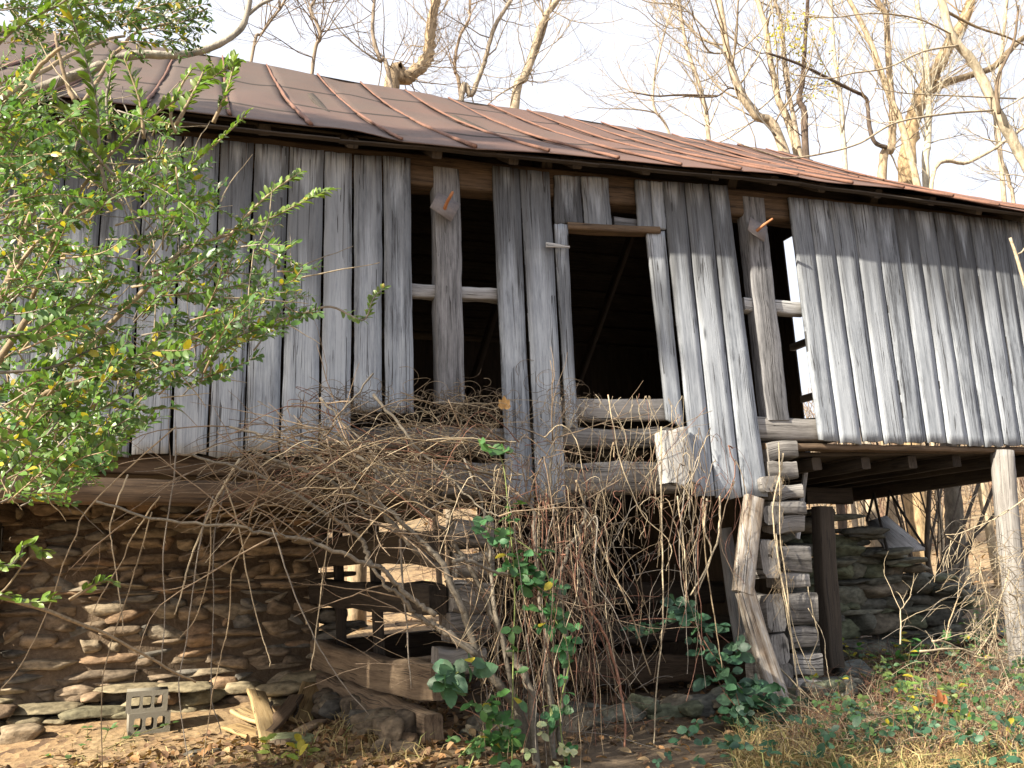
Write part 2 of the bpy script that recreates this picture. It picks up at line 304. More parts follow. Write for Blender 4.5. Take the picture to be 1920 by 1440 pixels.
def m_roof():
    m, t, b = mat_new('rusty_roof_tin'); tc = N(t, 'TexCoord').outputs['Object']; uv = N(t, 'UVMap', uv_map='UVMap').outputs[0]
    sp = N(t, 'SeparateXYZ'); t.links.new(tc, sp.inputs[0])
    n1 = noise(t, vecmap(t, tc, (.55, .9, .9)), 1.0, 5, .6); n2 = noise(t, vecmap(t, tc, (5, 1.4, 1.4)), 1.0, 5, .65); n3 = noise(t, tc, 60, 4, .7)
    run = noise(t, vecmap(t, uv, (9, .8, 0)), 1.0, 4, .6)
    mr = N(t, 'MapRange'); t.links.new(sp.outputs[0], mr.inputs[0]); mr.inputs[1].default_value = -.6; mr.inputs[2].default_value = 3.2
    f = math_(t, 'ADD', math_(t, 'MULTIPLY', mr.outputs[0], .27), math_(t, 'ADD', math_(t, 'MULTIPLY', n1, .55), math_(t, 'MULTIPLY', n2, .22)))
    rl0 = N(t, 'SeparateXYZ'); t.links.new(N(t, 'UVMap', uv_map='rel').outputs[0], rl0.inputs[0]); f = math_(t, 'ADD', f, math_(t, 'MULTIPLY', math_(t, 'SUBTRACT', rl0.outputs[0], .5), .10))
    sy = N(t, 'MapRange'); t.links.new(sp.outputs[1], sy.inputs[0]); sy.inputs[1].default_value = 3.2; sy.inputs[2].default_value = -.2; t.links.new(sy.outputs[0], sy.inputs[0]) if False else None
    f = math_(t, 'ADD', f, math_(t, 'MULTIPLY', sy.outputs[0], .12))
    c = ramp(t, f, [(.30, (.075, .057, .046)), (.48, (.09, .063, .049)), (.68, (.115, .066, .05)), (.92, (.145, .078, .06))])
    c = mix(t, math_(t, 'MULTIPLY', run, .25), c, (.10, .07, .054)); c = mix(t, math_(t, 'MULTIPLY', math_(t, 'GREATER_THAN', n3, .62), .25), c, (.30, .15, .09))
    rl = N(t, 'SeparateXYZ'); t.links.new(N(t, 'UVMap', uv_map='rel').outputs[0], rl.inputs[0])
    c = mix(t, math_(t, 'MULTIPLY', math_(t, 'LESS_THAN', rl.outputs[1], .55), .85), c, (.03, .024, .02))
    t.links.new(c, b.inputs['Base Color']); b.inputs['Roughness'].default_value = .68; b.inputs['Metallic'].default_value = .0; b.inputs['Specular IOR Level'].default_value = .35
    bp = N(t, 'Bump'); bp.inputs['Strength'].default_value = .25; bp.inputs['Distance'].default_value = .02; t.links.new(math_(t, 'ADD', n2, math_(t, 'MULTIPLY', n3, .3)), bp.inputs['Height']); t.links.new(bp.outputs[0], b.inputs['Normal'])
    return m
def m_ground():
    m, t, b = mat_new('dirt_and_leaf_mould'); tc = N(t, 'TexCoord').outputs['Object']
    n1 = noise(t, tc, .9, 5, .6); n2 = noise(t, tc, 14, 5, .7); vo = N(t, 'TexVoronoi'); vo.inputs['Scale'].default_value = 16; t.links.new(tc, vo.inputs['Vector'])
    leafc = ramp(t, vo.outputs['Color'], [(.1, (.10, .06, .035)), (.4, (.22, .14, .07)), (.7, (.34, .23, .12)), (.95, (.17, .10, .05))])
    dirt = ramp(t, n2, [(.3, (.20, .135, .07)), (.7, (.40, .29, .16))])
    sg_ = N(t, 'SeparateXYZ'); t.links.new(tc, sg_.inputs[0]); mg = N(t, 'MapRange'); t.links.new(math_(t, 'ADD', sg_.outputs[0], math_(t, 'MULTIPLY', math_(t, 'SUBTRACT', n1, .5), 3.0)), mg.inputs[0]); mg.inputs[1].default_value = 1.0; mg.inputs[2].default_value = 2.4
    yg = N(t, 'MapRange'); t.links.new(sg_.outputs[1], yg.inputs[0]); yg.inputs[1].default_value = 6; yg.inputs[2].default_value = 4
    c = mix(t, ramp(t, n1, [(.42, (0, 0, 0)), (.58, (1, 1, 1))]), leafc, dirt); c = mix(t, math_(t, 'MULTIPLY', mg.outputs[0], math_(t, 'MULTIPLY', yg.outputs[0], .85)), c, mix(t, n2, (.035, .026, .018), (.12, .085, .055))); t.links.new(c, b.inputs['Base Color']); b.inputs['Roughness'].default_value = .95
    bp = N(t, 'Bump'); bp.inputs['Strength'].default_value = .8; bp.inputs['Distance'].default_value = .02; t.links.new(math_(t, 'ADD', n2, math_(t, 'MULTIPLY', vo.outputs['Distance'], .6)), bp.inputs['Height']); t.links.new(bp.outputs[0], b.inputs['Normal'])
    return m
def m_mortar():
    m, t, b = mat_new('clay_mortar'); tc = N(t, 'TexCoord').outputs['Object']; n = noise(t, tc, 22, 5, .7)
    t.links.new(ramp(t, n, [(.3, (.11, .078, .05)), (.7, (.23, .165, .105))]), b.inputs['Base Color']); b.inputs['Roughness'].default_value = .95
    bp = N(t, 'Bump'); bp.inputs['Distance'].default_value = .02; t.links.new(n, bp.inputs['Height']); t.links.new(bp.outputs[0], b.inputs['Normal']); return m
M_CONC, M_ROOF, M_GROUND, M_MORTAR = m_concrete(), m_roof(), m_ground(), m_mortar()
M_SEAM = m_rust('rusty_seam', (.10, .055, .04), (.175, .088, .06), (.24, .125, .085))
M_IRON = m_rust('old_iron', (.13, .12, .125), (.20, .185, .19), (.30, .25, .23)); M_PIN = m_rust('rusty_iron', (.20, .07, .03), (.36, .15, .06), (.42, .2, .1))

# ------------------------------------------------------------------ ground (one sheet, hill behind)
def gh(X, Y):
    X, Y = np.asarray(X, float), np.asarray(Y, float)
    z = .08 + .05 * np.sin(X * .7 + 1) * np.cos(Y * .6) + .02 * np.sin(X * 2.3) * np.sin(Y * 2.9)
    s = np.clip((Y - 1.0) / 1.3, 0, 1); lf = np.clip((1.6 - X) / 1.0, 0, 1); z = z + .14 * s * s * (3 - 2 * s) * lf
    z = z - .12 * np.clip((-1.5 - Y) / 4, 0, 1)
    h = np.maximum(Y - 8.5 - .1 * (X - 6), 0); z = z + np.where(h < 60, .25 * h * h / (h + 3.0), .25 * 60 * 60 / 63.0)
    return z
def grid_axis(lo, hi, fine_lo, fine_hi, fs, cs):
    a = list(np.arange(fine_lo, fine_hi, fs)); x = fine_hi; st = fs
    while x < hi: a.append(x); st = min(st * 1.25, cs); x += st
    a.append(hi); x = fine_lo; st = fs; pre = []
    while True:
        st = min(st * 1.25, cs); x -= st
        if x <= lo: break
        pre.append(x)
    return np.array([lo] + pre[::-1] + a)
gx = grid_axis(-220, 260, -3, 11, .09, 14); gy = grid_axis(-220, 260, -3, 4, .09, 14)
GX, GY = np.meshgrid(gx, gy); GZ = gh(GX, GY) + .012 * vnoise(np.stack([GX, GY, GX * 0], -1).reshape(-1, 3), 6, 3).reshape(GX.shape)
m = MB(); idx = np.arange(GX.size).reshape(GX.shape)
m.add(np.stack([GX, GY, GZ], -1).reshape(-1, 3), np.stack([idx[:-1, :-1], idx[:-1, 1:], idx[1:, 1:], idx[1:, :-1]], -1).reshape(-1, 4))
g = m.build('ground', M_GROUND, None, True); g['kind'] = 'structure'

# ------------------------------------------------------------------ barn
barn = thing('barn', 'old log barn with grey weathered boards, missing planks and a rusty tin roof', 'barn')
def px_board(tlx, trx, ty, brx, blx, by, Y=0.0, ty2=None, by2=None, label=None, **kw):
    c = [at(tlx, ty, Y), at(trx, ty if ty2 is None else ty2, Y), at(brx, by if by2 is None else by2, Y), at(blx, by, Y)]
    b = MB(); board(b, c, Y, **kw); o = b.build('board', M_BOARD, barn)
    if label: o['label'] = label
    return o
# left run: seams at three heights (y 265, 480, 850)
sl = [(608, 605, 598), (543, 538, 524), (477, 473, 457), (414, 409, 390), (343, 335, 320), (272, 264, 242), (200, 195, 160), (130, 123, 80), (58, 50, 2), (-16, -26, -75), (-90, -100, -155), (-165, -178, -235), (-240, -256, -315), (-320, -338, -398), (-400, -420, -480)]
top_y = lambda x: 265 + (x - 440) * .103
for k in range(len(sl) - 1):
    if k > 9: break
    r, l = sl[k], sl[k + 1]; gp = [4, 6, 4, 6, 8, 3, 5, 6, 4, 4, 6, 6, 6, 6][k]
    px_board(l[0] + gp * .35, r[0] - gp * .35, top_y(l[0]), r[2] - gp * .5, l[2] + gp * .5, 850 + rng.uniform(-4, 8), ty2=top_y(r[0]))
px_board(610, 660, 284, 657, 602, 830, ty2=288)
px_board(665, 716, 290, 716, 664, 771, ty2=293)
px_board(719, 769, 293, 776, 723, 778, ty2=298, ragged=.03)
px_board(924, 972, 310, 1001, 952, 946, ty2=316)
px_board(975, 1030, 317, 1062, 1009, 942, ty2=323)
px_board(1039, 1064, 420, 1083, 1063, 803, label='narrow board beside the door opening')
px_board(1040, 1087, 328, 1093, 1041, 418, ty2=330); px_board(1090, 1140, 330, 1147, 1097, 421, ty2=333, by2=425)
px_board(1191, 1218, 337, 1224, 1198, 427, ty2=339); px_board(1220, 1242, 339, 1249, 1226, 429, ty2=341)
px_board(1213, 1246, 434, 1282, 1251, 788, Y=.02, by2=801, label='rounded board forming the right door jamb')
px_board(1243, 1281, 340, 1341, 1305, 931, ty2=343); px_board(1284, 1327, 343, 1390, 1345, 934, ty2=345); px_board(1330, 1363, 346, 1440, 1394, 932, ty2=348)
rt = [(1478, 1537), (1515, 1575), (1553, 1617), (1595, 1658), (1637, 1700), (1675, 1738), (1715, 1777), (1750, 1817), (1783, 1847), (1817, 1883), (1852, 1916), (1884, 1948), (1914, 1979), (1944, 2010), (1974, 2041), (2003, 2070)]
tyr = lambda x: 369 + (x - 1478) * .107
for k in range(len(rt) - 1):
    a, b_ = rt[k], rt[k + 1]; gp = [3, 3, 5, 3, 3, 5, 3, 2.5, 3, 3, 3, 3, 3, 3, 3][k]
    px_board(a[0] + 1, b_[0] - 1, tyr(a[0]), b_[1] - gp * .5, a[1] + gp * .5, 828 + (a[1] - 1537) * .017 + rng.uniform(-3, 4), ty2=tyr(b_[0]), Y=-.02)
M_PALE = wood('pale_board', (.50, .49, .46), (.36, .35, .33), (.15, .14, .13))
lbm = MB(); board(lbm, [at(1229, 812, -.06), at(1288, 801, -.05), at(1312, 907, -.17), at(1240, 912, -.24)], 0, ragged=.03); lo_ = lbm.build('board', M_PALE, barn); lo_['label'] = 'loose pale split board hanging under the door opening'
# timbers
def tim(name, mat, *a, label=None, **k):
    b = MB(); beam(b, *a, **k); o = b.build(name, mat, barn)
    if label: o['label'] = label
    return o
def tim_px(name, mat, p0, p1, Y, hpx, wd, **k):
    a, b_ = at(*p0, Y), at(*p1, Y); q = at(p0[0], p0[1] + hpx, Y); return tim(name, mat, a, b_, abs(a[2] - q[2]), wd, **k)
EZ = 4.5
tim('wall_plate', M_BROWN, (-1.65, .15, 4.40), (8.5, .15, 4.44), .26, .22, n=40)
tim('eave_gap_blocker', M_DARK, (-1.6, .32, 4.66), (8.1, .32, 4.66), .34, .03, n=10)  # dark plank added inside the eave to block sky light through the gap
tim_px('rail', M_GREY, (770, 545), (936, 557), .12, 24, .1, n=8, rough=.012); tim_px('rail', M_GREY, (1390, 572), (1506, 581), .12, 24, .1, n=8, rough=.012)
px_post = lambda tx, ty, bx, by, wpx, Y, wd, mat=M_BLACK: tim('post', mat, at(tx, ty, Y), at(bx, by, Y), np.linalg.norm(at(tx + wpx, ty, Y) - at(tx, ty, Y)), wd, n=18, up=(1, 0, 0), rough=.007, rnd=.1)
px_post(833, 322, 843, 760, 46, .10, .15); px_post(1405, 375, 1452, 790, 38, .10, .14)
tim_px('door_header', M_BROWN, (1060, 428), (1232, 434), .05, 13, .12, n=8)
tim_px('header_block', M_BLACK, (1147, 419), (1200, 424), .10, 19, .1, n=6)
tim_px('wall_log', M_LOG, (1050, 770), (1275, 768), .1, 42, .08, n=10); tim_px('wall_log', M_LOG, (600, 822), (1290, 822), .16, 38, .16, n=24, rough=.02); tim_px('wall_log', M_LOG, (700, 905), (1320, 895), .16, 62, .2, n=24, rough=.02)
tim_px('wall_log', M_LOG, (1395, 806), (1560, 808), .14, 44, .2, n=10, rough=.014)
tim_px('sill', M_BROWN, (1425, 838), (2090, 848), .10, 12, .16, n=24)
tim_px('sill', M_BROWN, (-62, 862), (610, 880), .14, 40, .1, n=30); tim_px('sill', M_BROWN, (-66, 916), (580, 930), .10, 48, .2, n=30, label='squared front beam over the stone wall')
# upper floor, walls that close the loft, interior frame
def panel(name, mat, quads, label=None):
    b = MB()
    for q in quads:
        q = np.array(q, float); b.add(q, np.array([[0, 1, 2, 3]]), None, np.array([[0, 0], [np.linalg.norm(q[1] - q[0]), 0], [np.linalg.norm(q[1] - q[0]), np.linalg.norm(q[3] - q[0])], [0, np.linalg.norm(q[3] - q[0])]]))
    o = b.build(name, mat, barn); s = o.modifiers.new('thick', 'SOLIDIFY'); s.thickness = .03; return o
def planks_y(name, X0, X1, Y0, Y1, z, wd, gap, thick, mat, slope=0.0, n=6):
    """row of floor planks laid along X, one mesh"""
    b = MB(); y = Y0
    while y < Y1:
        beam(b, (X0, y + wd / 2, z + slope * (y - Y0)), (X1, y + wd / 2, z + slope * (y - Y0) + rng.normal(0, .006)), thick, wd - gap, n=n, rough=.003); y += wd
    return b.build(name, mat, barn)
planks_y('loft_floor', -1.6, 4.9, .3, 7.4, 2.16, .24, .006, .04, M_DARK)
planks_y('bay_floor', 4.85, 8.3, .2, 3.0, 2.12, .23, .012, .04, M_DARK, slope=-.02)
for x in (5.2, 5.75, 6.3, 6.85, 7.4): tim('joist', M_DARK, (x, .2, 2.03), (x, 3.0, 1.99), .11, .1, n=8)
tim('end_beam', M_DARK, (7.95, .1, 2.0), (7.95, 3.1, 1.90), .2, .18, n=10); tim('bay_back_beam', M_DARK, (4.9, 3.05, 1.93), (8.0, 3.05, 1.9), .14, .12, n=10)
# loft back wall and partition of vertical boards with slits
def wall_boards(name, P0, P1, z0, z1f, wd, gap):
    b = MB(); P0, P1 = np.array(P0, float), np.array(P1, float); ln = np.linalg.norm(P1 - P0); d = (P1 - P0) / ln; t = 0
    while t < ln - wd * .3:
        a = P0 + d * t; e = P0 + d * min(t + wd - gap, ln); mid = (a + e) / 2
        beam(b, (*mid, z0), (*mid, z1f(*mid)), np.linalg.norm(e - a), .028, n=4, up=(d[0], d[1], 0), rough=.003, rnd=.08); t += wd
    return b.build(name, M_DARK, barn)
RZ = lambda X: np.interp(X, [-4, -.8, .25, 1.9, 3.24, 4.6, 6.9, 8.75], [7.86, 7.9, 7.86, 7.77, 7.71, 7.68, 7.6, 7.56])
def eave_z(X): return np.interp(X, [-4, .26, .71, 1.22, 1.93, 2.54, 3.16, 3.76, 4.79, 5.04, 5.6, 6.2, 7.0, 7.65, 8.75], [4.5, 4.48, 4.48, 4.44, 4.45, 4.49, 4.5, 4.51, 4.55, 4.535, 4.53, 4.55, 4.5, 4.46, 4.47])
YE, YR = -.32, 4.5
def roof_z(X, Y):
    t = (Y - YE) / (YR - YE); tb = (Y - YR) / (8.0 - YR)
    return np.where(t <= 1, eave_z(X) + (RZ(X) - eave_z(X)) * (t - .03 * np.sin(np.pi * np.clip(t, 0, 1))), RZ(X) - 2.9 * tb)
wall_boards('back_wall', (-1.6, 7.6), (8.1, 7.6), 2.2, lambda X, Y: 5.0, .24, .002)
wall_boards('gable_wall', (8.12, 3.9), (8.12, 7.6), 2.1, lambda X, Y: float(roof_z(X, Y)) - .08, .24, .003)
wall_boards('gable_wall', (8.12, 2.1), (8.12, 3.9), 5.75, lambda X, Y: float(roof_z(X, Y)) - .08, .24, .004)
wall_boards('shade_boards', (-1.62, 2.12), (-1.62, 2.6), .62, lambda X, Y: 1.9, .2, .01)  # unseen boards added to shade the left part of the stone wall
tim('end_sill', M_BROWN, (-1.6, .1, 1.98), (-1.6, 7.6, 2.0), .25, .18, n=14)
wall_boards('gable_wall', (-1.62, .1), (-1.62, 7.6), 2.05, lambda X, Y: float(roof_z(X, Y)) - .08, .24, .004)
tim('gable_rail', M_GREY, (8.12, .1, 3.3), (8.12, 3.9, 3.34), .1, .06); tim('gable_rail', M_DARK, (8.12, .2, 2.4), (8.12, 3.9, 3.0), .12, .06); tim('gable_rail', M_GREY, (8.05, .1, 4.1), (8.05, 3.9, 4.1), .1, .08)
tim('gable_post', M_GREY, (8.1, 2.0, 2.1), (8.1, 2.0, 5.9), .14, .12)
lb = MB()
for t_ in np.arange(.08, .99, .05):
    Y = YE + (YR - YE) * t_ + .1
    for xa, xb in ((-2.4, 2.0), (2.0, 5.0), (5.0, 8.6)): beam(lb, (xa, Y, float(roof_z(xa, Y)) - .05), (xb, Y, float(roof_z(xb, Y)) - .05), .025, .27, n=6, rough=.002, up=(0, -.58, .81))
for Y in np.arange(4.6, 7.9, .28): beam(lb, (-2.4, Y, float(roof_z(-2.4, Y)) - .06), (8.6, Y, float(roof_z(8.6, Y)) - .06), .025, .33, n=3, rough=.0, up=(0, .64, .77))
lb.build('shade_lath', M_DARK, barn)  # dark lath layer added so the roof underside looks shaded
for x in (-.7, 1.05, 2.7, 4.55, 6.2): tim('rafter', M_DARK, (x, .1, float(roof_z(x, .1)) - .16), (x, YR, float(RZ(x)) - .16), .13, .09, n=6)
for x in (1.6, 3.4, 5.1): tim('brace', M_DARK, (x, 6.8, 2.3), (x + .9, 3.9, 6.6), .1, .08, n=5)
for x in (2.2, 3.3, 4.4): tim('loft_post', M_DARK, (x, 3.2, 2.2), (x, 3.2, 6.6), .14, .14, n=5)
for i, x in enumerate(np.arange(-2.1, 8.6, .62)):
    x = x + rng.normal(0, .03); tim('rafter_tail', M_DARK, (x, -.2, float(roof_z(x, -.2)) - .085), (x, .5, float(roof_z(x, .5)) - .085), .08, .08, n=3)
# roof of standing-seam tin
edges = [-2.7, -2.2, -1.6, -1.0, -.42, .14, .70, 1.36, 1.93, 2.54, 3.16, 3.76, 4.36, 4.95, 5.55, 6.15, 6.75, 7.35, 7.95, 8.5, 8.8]
rb = MB()
for k in range(len(edges) - 1):
    x0, x1 = edges[k], edges[k + 1]; nu, nv = 6, 48; u = np.linspace(0, 1, nu + 1); v = np.linspace(0, 1, nv + 1)
    laps = [rng.uniform(.18, .46), rng.uniform(.58, .86)]
    rows = sorted(v.tolist() + [q + e for q in laps for e in (-.0045, -.0015, .0015, .004)]); RL = []; pr = rng.random()
    V = []; UV = []
    curl = np.zeros(nu + 1)
    if k == 6: curl = .03 * np.sin(u * np.pi)
    if k == 13: curl = -.012 * np.sin(u * np.pi * 1.0)
    for t_ in rows:
        Y = YE + (YR - YE) * t_; nl = sum(1 for q in laps if q < t_); fr = (t_ - ([0] + laps)[nl]) if nl else t_
        lift = .011 * (1 - np.clip(fr / .25, 0, 1)) if nl else 0.0
        X = x0 + (x1 - x0) * u; Z = roof_z(X, np.full_like(X, Y)) + lift + min(1, t_ * 5) * .018 * np.sin(u * np.pi) * math.sin(t_ * 9 + k * 2.1) + min(1, t_ * 5) * .007 * np.sin(u * 5 + k) * math.sin(t_ * 17 + k * 1.3) + min(1, t_ * 5) * .012 * np.sin(X * 3.1 + t_ * 6) - .02 * rng.random() * 0
        Z = Z + curl * max(0, 1 - t_ / .1)
        V.append(np.stack([X, np.full_like(X, Y), Z], -1)); UV.append(np.stack([X, np.full_like(X, t_ * 5.8)], -1)); RL.append(np.stack([np.full_like(X, pr), np.full_like(X, 0.0 if min(abs(t_ - q) for q in laps) < .002 else 1.0)], -1))
    V = np.array(V).reshape(-1, 3); nr = len(rows); ii = np.arange(nr * (nu + 1)).reshape(nr, nu + 1)
    rb.add(V, np.stack([ii[:-1, :-1], ii[:-1, 1:], ii[1:, 1:], ii[1:, :-1]], -1).reshape(-1, 4), None, np.array(UV).reshape(-1, 2), np.array(RL).reshape(-1, 2))
Xb = np.linspace(-2.7, 8.8, 30); Yb = np.linspace(YR, 8.0, 8); XB, YB = np.meshgrid(Xb, Yb); ii = np.arange(XB.size).reshape(XB.shape)
rb.add(np.stack([XB, YB, roof_z(XB, YB)], -1).reshape(-1, 3), np.stack([ii[:-1, :-1], ii[:-1, 1:], ii[1:, 1:], ii[1:, :-1]], -1).reshape(-1, 4), None, np.stack([XB, YB], -1).reshape(-1, 2))
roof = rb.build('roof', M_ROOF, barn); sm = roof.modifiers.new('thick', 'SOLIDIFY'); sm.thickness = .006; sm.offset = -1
for k, x in enumerate(edges[1:-1]):
    s = MB(); P = []
    for t_ in np.linspace(0, 1, 26):
        Y = YE + (YR - YE) * t_ + (.012 if t_ == 0 else 0); P.append((x + .008 * math.sin(t_ * 5 + k), Y, float(roof_z(x, Y)) + .018))
    P = np.array(P); beamlike = MB(); tube(s, P, .014 + .004 * rng.random(), .012, 5, lump=.4); s.build('seam', M_SEAM, roof)
sb = MB(); beam(sb, (-2.5, YE + .06, 4.42), (.9, YE + .06, 4.42), .014, .05, n=16); beam(sb, (.9, YE + .06, 4.42), (3.0, YE + .06, 4.46), .014, .05, n=10); beam(sb, (3.0, YE + .06, 4.46), (5.0, YE + .06, 4.50), .014, .05, n=10); beam(sb, (5.0, YE + .06, 4.50), (8.75, YE + .06, 4.43), .014, .05, n=12)
sb.build('eave_batten', M_DARK, barn)
# iron hinge plates with pins
def hinge(cx_, cy_, sz, pin):
    o = at(cx_, cy_, -.02); b = MB(); a = math.radians(-28); s = sz / 2; cs = [(-s, s * .9), (s, s), (s * .95, -s), (-s, -s * .85)]
    f = [o + np.array([x * math.cos(a) - z * math.sin(a), -.02 - .05 * (z < 0), x * math.sin(a) + z * math.cos(a)]) for x, z in cs]
    V = np.array(f + [p + [0, .012, 0] for p in f]); b.add(V, np.array([[3, 2, 1, 0], [4, 5, 6, 7], [0, 1, 5, 4], [1, 2, 6, 5], [2, 3, 7, 6], [3, 0, 4, 7]]))
    h = b.build('hinge_plate', M_IRON, barn); p = MB(); tube(p, catmull([at(q[0], q[1], q[2]) for q in pin], 5), .016, .011, 6); p.build('pin', M_PIN, h)
hinge(832, 391, .20, [(832, 396, -.05), (838, 380, -.12), (845, 367, -.17), (849, 360, -.17)]); hinge(1415, 433, .19, [(1415, 436, -.05), (1432, 422, -.14), (1449, 410, -.2)])
lt = MB(); beam(lt, at(1024, 459, -.04), at(1068, 463, -.04), .04, .015, n=4, rough=.002, taper=.5); lt.build('latch', M_GREY, barn)
# log crib: right corner stack, left corner stack, skewed side wall, low front logs
steps = [(846, 1470, 1484, 38), (884, 1474, 1483, 34), (921, 1480, 1491, 30), (950, 1484, 1497, 24), (984, 1488, 1497, 34), (1048, 1497, 1509, 50), (1086, 1500, 1505, 30), (1137, 1505, 1519, 62), (1196, 1512, 1522, 40), (1240, 1516, 1528, 46), (1290, 1512, 1535, 44)]
for k, (y, _, xe, hp) in enumerate(steps):
    o = tim_px('crib_log', M_LOG, (xe - 54, y + 2), (xe, y), .05 + rng.uniform(0, .06), hp * rng.uniform(.84, .98), .2, n=6, rough=.03, rnd=.14, label='squared log end in the right corner stack' if k == 0 else None)
for k, (y, x, hp) in enumerate([(905, 1448, 30), (968, 1452, 34), (1046, 1446, 74), (1150, 1455, 80), (1217, 1462, 56), (1268, 1470, 48)]):
    c = at(x, y, -.07); q = at(x, y + hp / 2, -.07); r = abs(c[2] - q[2]); tim('crib_log', M_LOG, c, c + np.array([.03, .42, 0]), r * 1.92, .17, n=8, rough=.025, rnd=.35)
for (y, x0, x1, hp) in [(1000, 846, 920, 56), (1056, 850, 918, 50), (1118, 842, 915, 56), (1178, 836, 912, 54), (1238, 815, 905, 52)]:
    tim_px('crib_log', M_LOG, (x0, y + 1), (x1, y), .04, hp * .96, .22, n=6, rough=.03)
# side wall of the left crib, skewed, far end at the stone wall
fa, fb = (1.60, .1), (1.0, 2.55)
for zc0, zc1, h, sag, mt in [(.23, .34, .2, 0, M_SLAB), (.53, .56, .26, .05, M_SLAB), (1.10, 1.13, .22, .02, M_DARK), (1.45, 1.46, .25, -.03, M_DARK), (1.80, 1.78, .22, 0, M_DARK)]:
    tim('crib_log', mt, (fa[0] - (.09 if zc0 < .3 else 0), fa[1] - (.18 if zc0 < .3 else .08), zc0), (fb[0] - (.06 if zc0 < .3 else 0), fb[1], zc1), h, .14, n=14, sag=sag, rough=.02)
for t in (.55, .88): tim('crib_post', M_DARK, (fa[0] + (fb[0] - fa[0]) * t + .18, fa[1] + (fb[1] - fa[1]) * t, .1), (fa[0] + (fb[0] - fa[0]) * t + .14, fa[1] + (fb[1] - fa[1]) * t, 2.0), .09, .07, n=4, up=(1, 0, 0))
for (p0, p1, Y, hp, mt) in [((1010, 1350), (1500, 1325), .25, 34, M_BROWN), ((1080, 1255), (1440, 1250), 1.3, 56, M_BROWN), ((1080, 1180), (1440, 1176), 1.5, 50, M_DARK), ((1080, 1110), (1440, 1112), 1.6, 42, M_DARK)]:
    tim_px('crib_log', mt, p0, p1, Y, hp, .2, n=14, rough=.02)
tim('crib_log', M_DARK, (.9, 4.9, .3), (3.4, 4.9, .32), .3, .2)
tim('brace', M_GREY, at(1358, 990, .7), at(1395, 1230, .7), .12, .08, n=6)
wall_boards('crib_back_wall', (3.3, 4.4), (7.9, 4.4), -.1, lambda X, Y: 2.1 if X < 6.4 else -.05, .25, .002)
wall_boards('crib_side_wall', (4.75, .25), (5.45, 4.4), -.1, lambda X, Y: 2.1, .25, .0)
# posts and struts of the open bay
b = MB(); P = np.array([at(1879, 846, .03), at(1885, 930, .03), at(1893, 1020, .03), at(1903, 1120, .03), at(1914, 1230, .03), at(1922, 1330, .03)]); tube(b, catmull(P, 6), .105, .10, 14, lump=.035); b.build('corner_post', M_LOG, barn)
tim('post', M_DARK, at(1540, 950, .7), at(1562, 1250, .7), .17, .15, n=10, up=(1, 0, 0), rough=.015)
tim('post', M_DARK, (6.75, 2.9, 0), (6.75, 2.9, 2.0), .16, .15, n=6, up=(1, 0, 0)); tim('strut', M_GREY, at(1516, 836, .5), at(1495, 1010, .5), .04, .03, n=5, up=(1, 0, 0))
tim_px('bay_girder', M_DARK, (1505, 930), (1590, 930), 1.6, 30, .15, n=5)

# ------------------------------------------------------------------ stone walls and rocks
SCOL = [(.27, .205, .14), (.30, .23, .155), (.20, .155, .11), (.33, .265, .18), (.18, .165, .14), (.25, .21, .155), (.29, .195, .12), (.23, .175, .12)]
def stone_rows(mb, X0, X1, Yf, z0f, z1f, cols, hr=(.04, .13), wr=(.11, .4), dep=.3, gap=.0, jy=.018):
    z = min(z0f(X0), z0f(X1)) - .05; zmax = max(z1f(x) for x in np.linspace(X0, X1, 9))
    while z < zmax:
        h = rng.uniform(*hr); x = X0 - rng.uniform(0, .2)
        while x < X1:
            wd = rng.uniform(*wr) * (1.2 if h < .11 else .9)
            if z + h * .6 < z1f(x + wd / 2) and z + h > z0f(x + wd / 2) - .1:
                hh = h * rng.uniform(.8, 1.12); c = np.array(cols[rng.integers(len(cols))]) * rng.uniform(.75, 1.15)
                stone(mb, (x + wd / 2, Yf(x) + dep / 2 + rng.normal(0, jy), z + h / 2 + rng.normal(0, .02)), ((wd - gap) * 1.26, dep, (hh - gap * .4) * 1.32), c, .2, rng.uniform(2.6, 6), rng.normal(0, .05))
            x += wd
        z += h * .97
sw = thing('stone_wall', 'rubble stone foundation wall under the left end of the barn', 'stone wall')
m = MB(); stone_rows(m, -4.2, 1.02, lambda x: 2.3, lambda x: .1, lambda x: 1.99, SCOL); m.build('wall_face', M_STONE, sw)
m = MB(); stone_rows(m, -4.2, .75, lambda x: 1.98, lambda x: .05, lambda x: .42 - .05 * math.sin(x * 4), [(.26, .22, .14), (.30, .25, .16), (.21, .19, .12), (.24, .17, .11)], hr=(.04, .10), wr=(.1, .38), dep=.36, jy=.05); m.build('footing', M_STONE, sw)
m = MB(); m.add([(-4.2, 2.365, -.2), (1.05, 2.365, -.2), (1.05, 2.365, 1.98), (-4.2, 2.365, 1.98), (-4.2, 2.8, -.2), (1.05, 2.8, -.2), (1.05, 2.8, 1.98), (-4.2, 2.8, 1.98)], np.array([[0, 1, 2, 3], [7, 6, 5, 4], [3, 2, 6, 7], [1, 5, 6, 2], [0, 3, 7, 4]])); m.build('mortar', M_MORTAR, sw)
rw = thing('stone_wall', 'tumbled dry stone wall sloping down under the open right bay', 'stone wall')
topf = lambda x: np.interp(x, [5.2, 6.3, 6.6, 7.1, 7.5, 8.0, 8.5, 9.2], [1.75, 1.72, 1.5, 1.15, .95, .7, .45, .15])
DC = [(.14, .14, .115), (.17, .17, .135), (.12, .12, .105), (.15, .165, .11), (.19, .165, .125)]
m = MB(); stone_rows(m, 5.4, 9.0, lambda x: 1.6, lambda x: 0, topf, DC, hr=(.06, .18), wr=(.14, .55), dep=.45, gap=-.03, jy=.06)
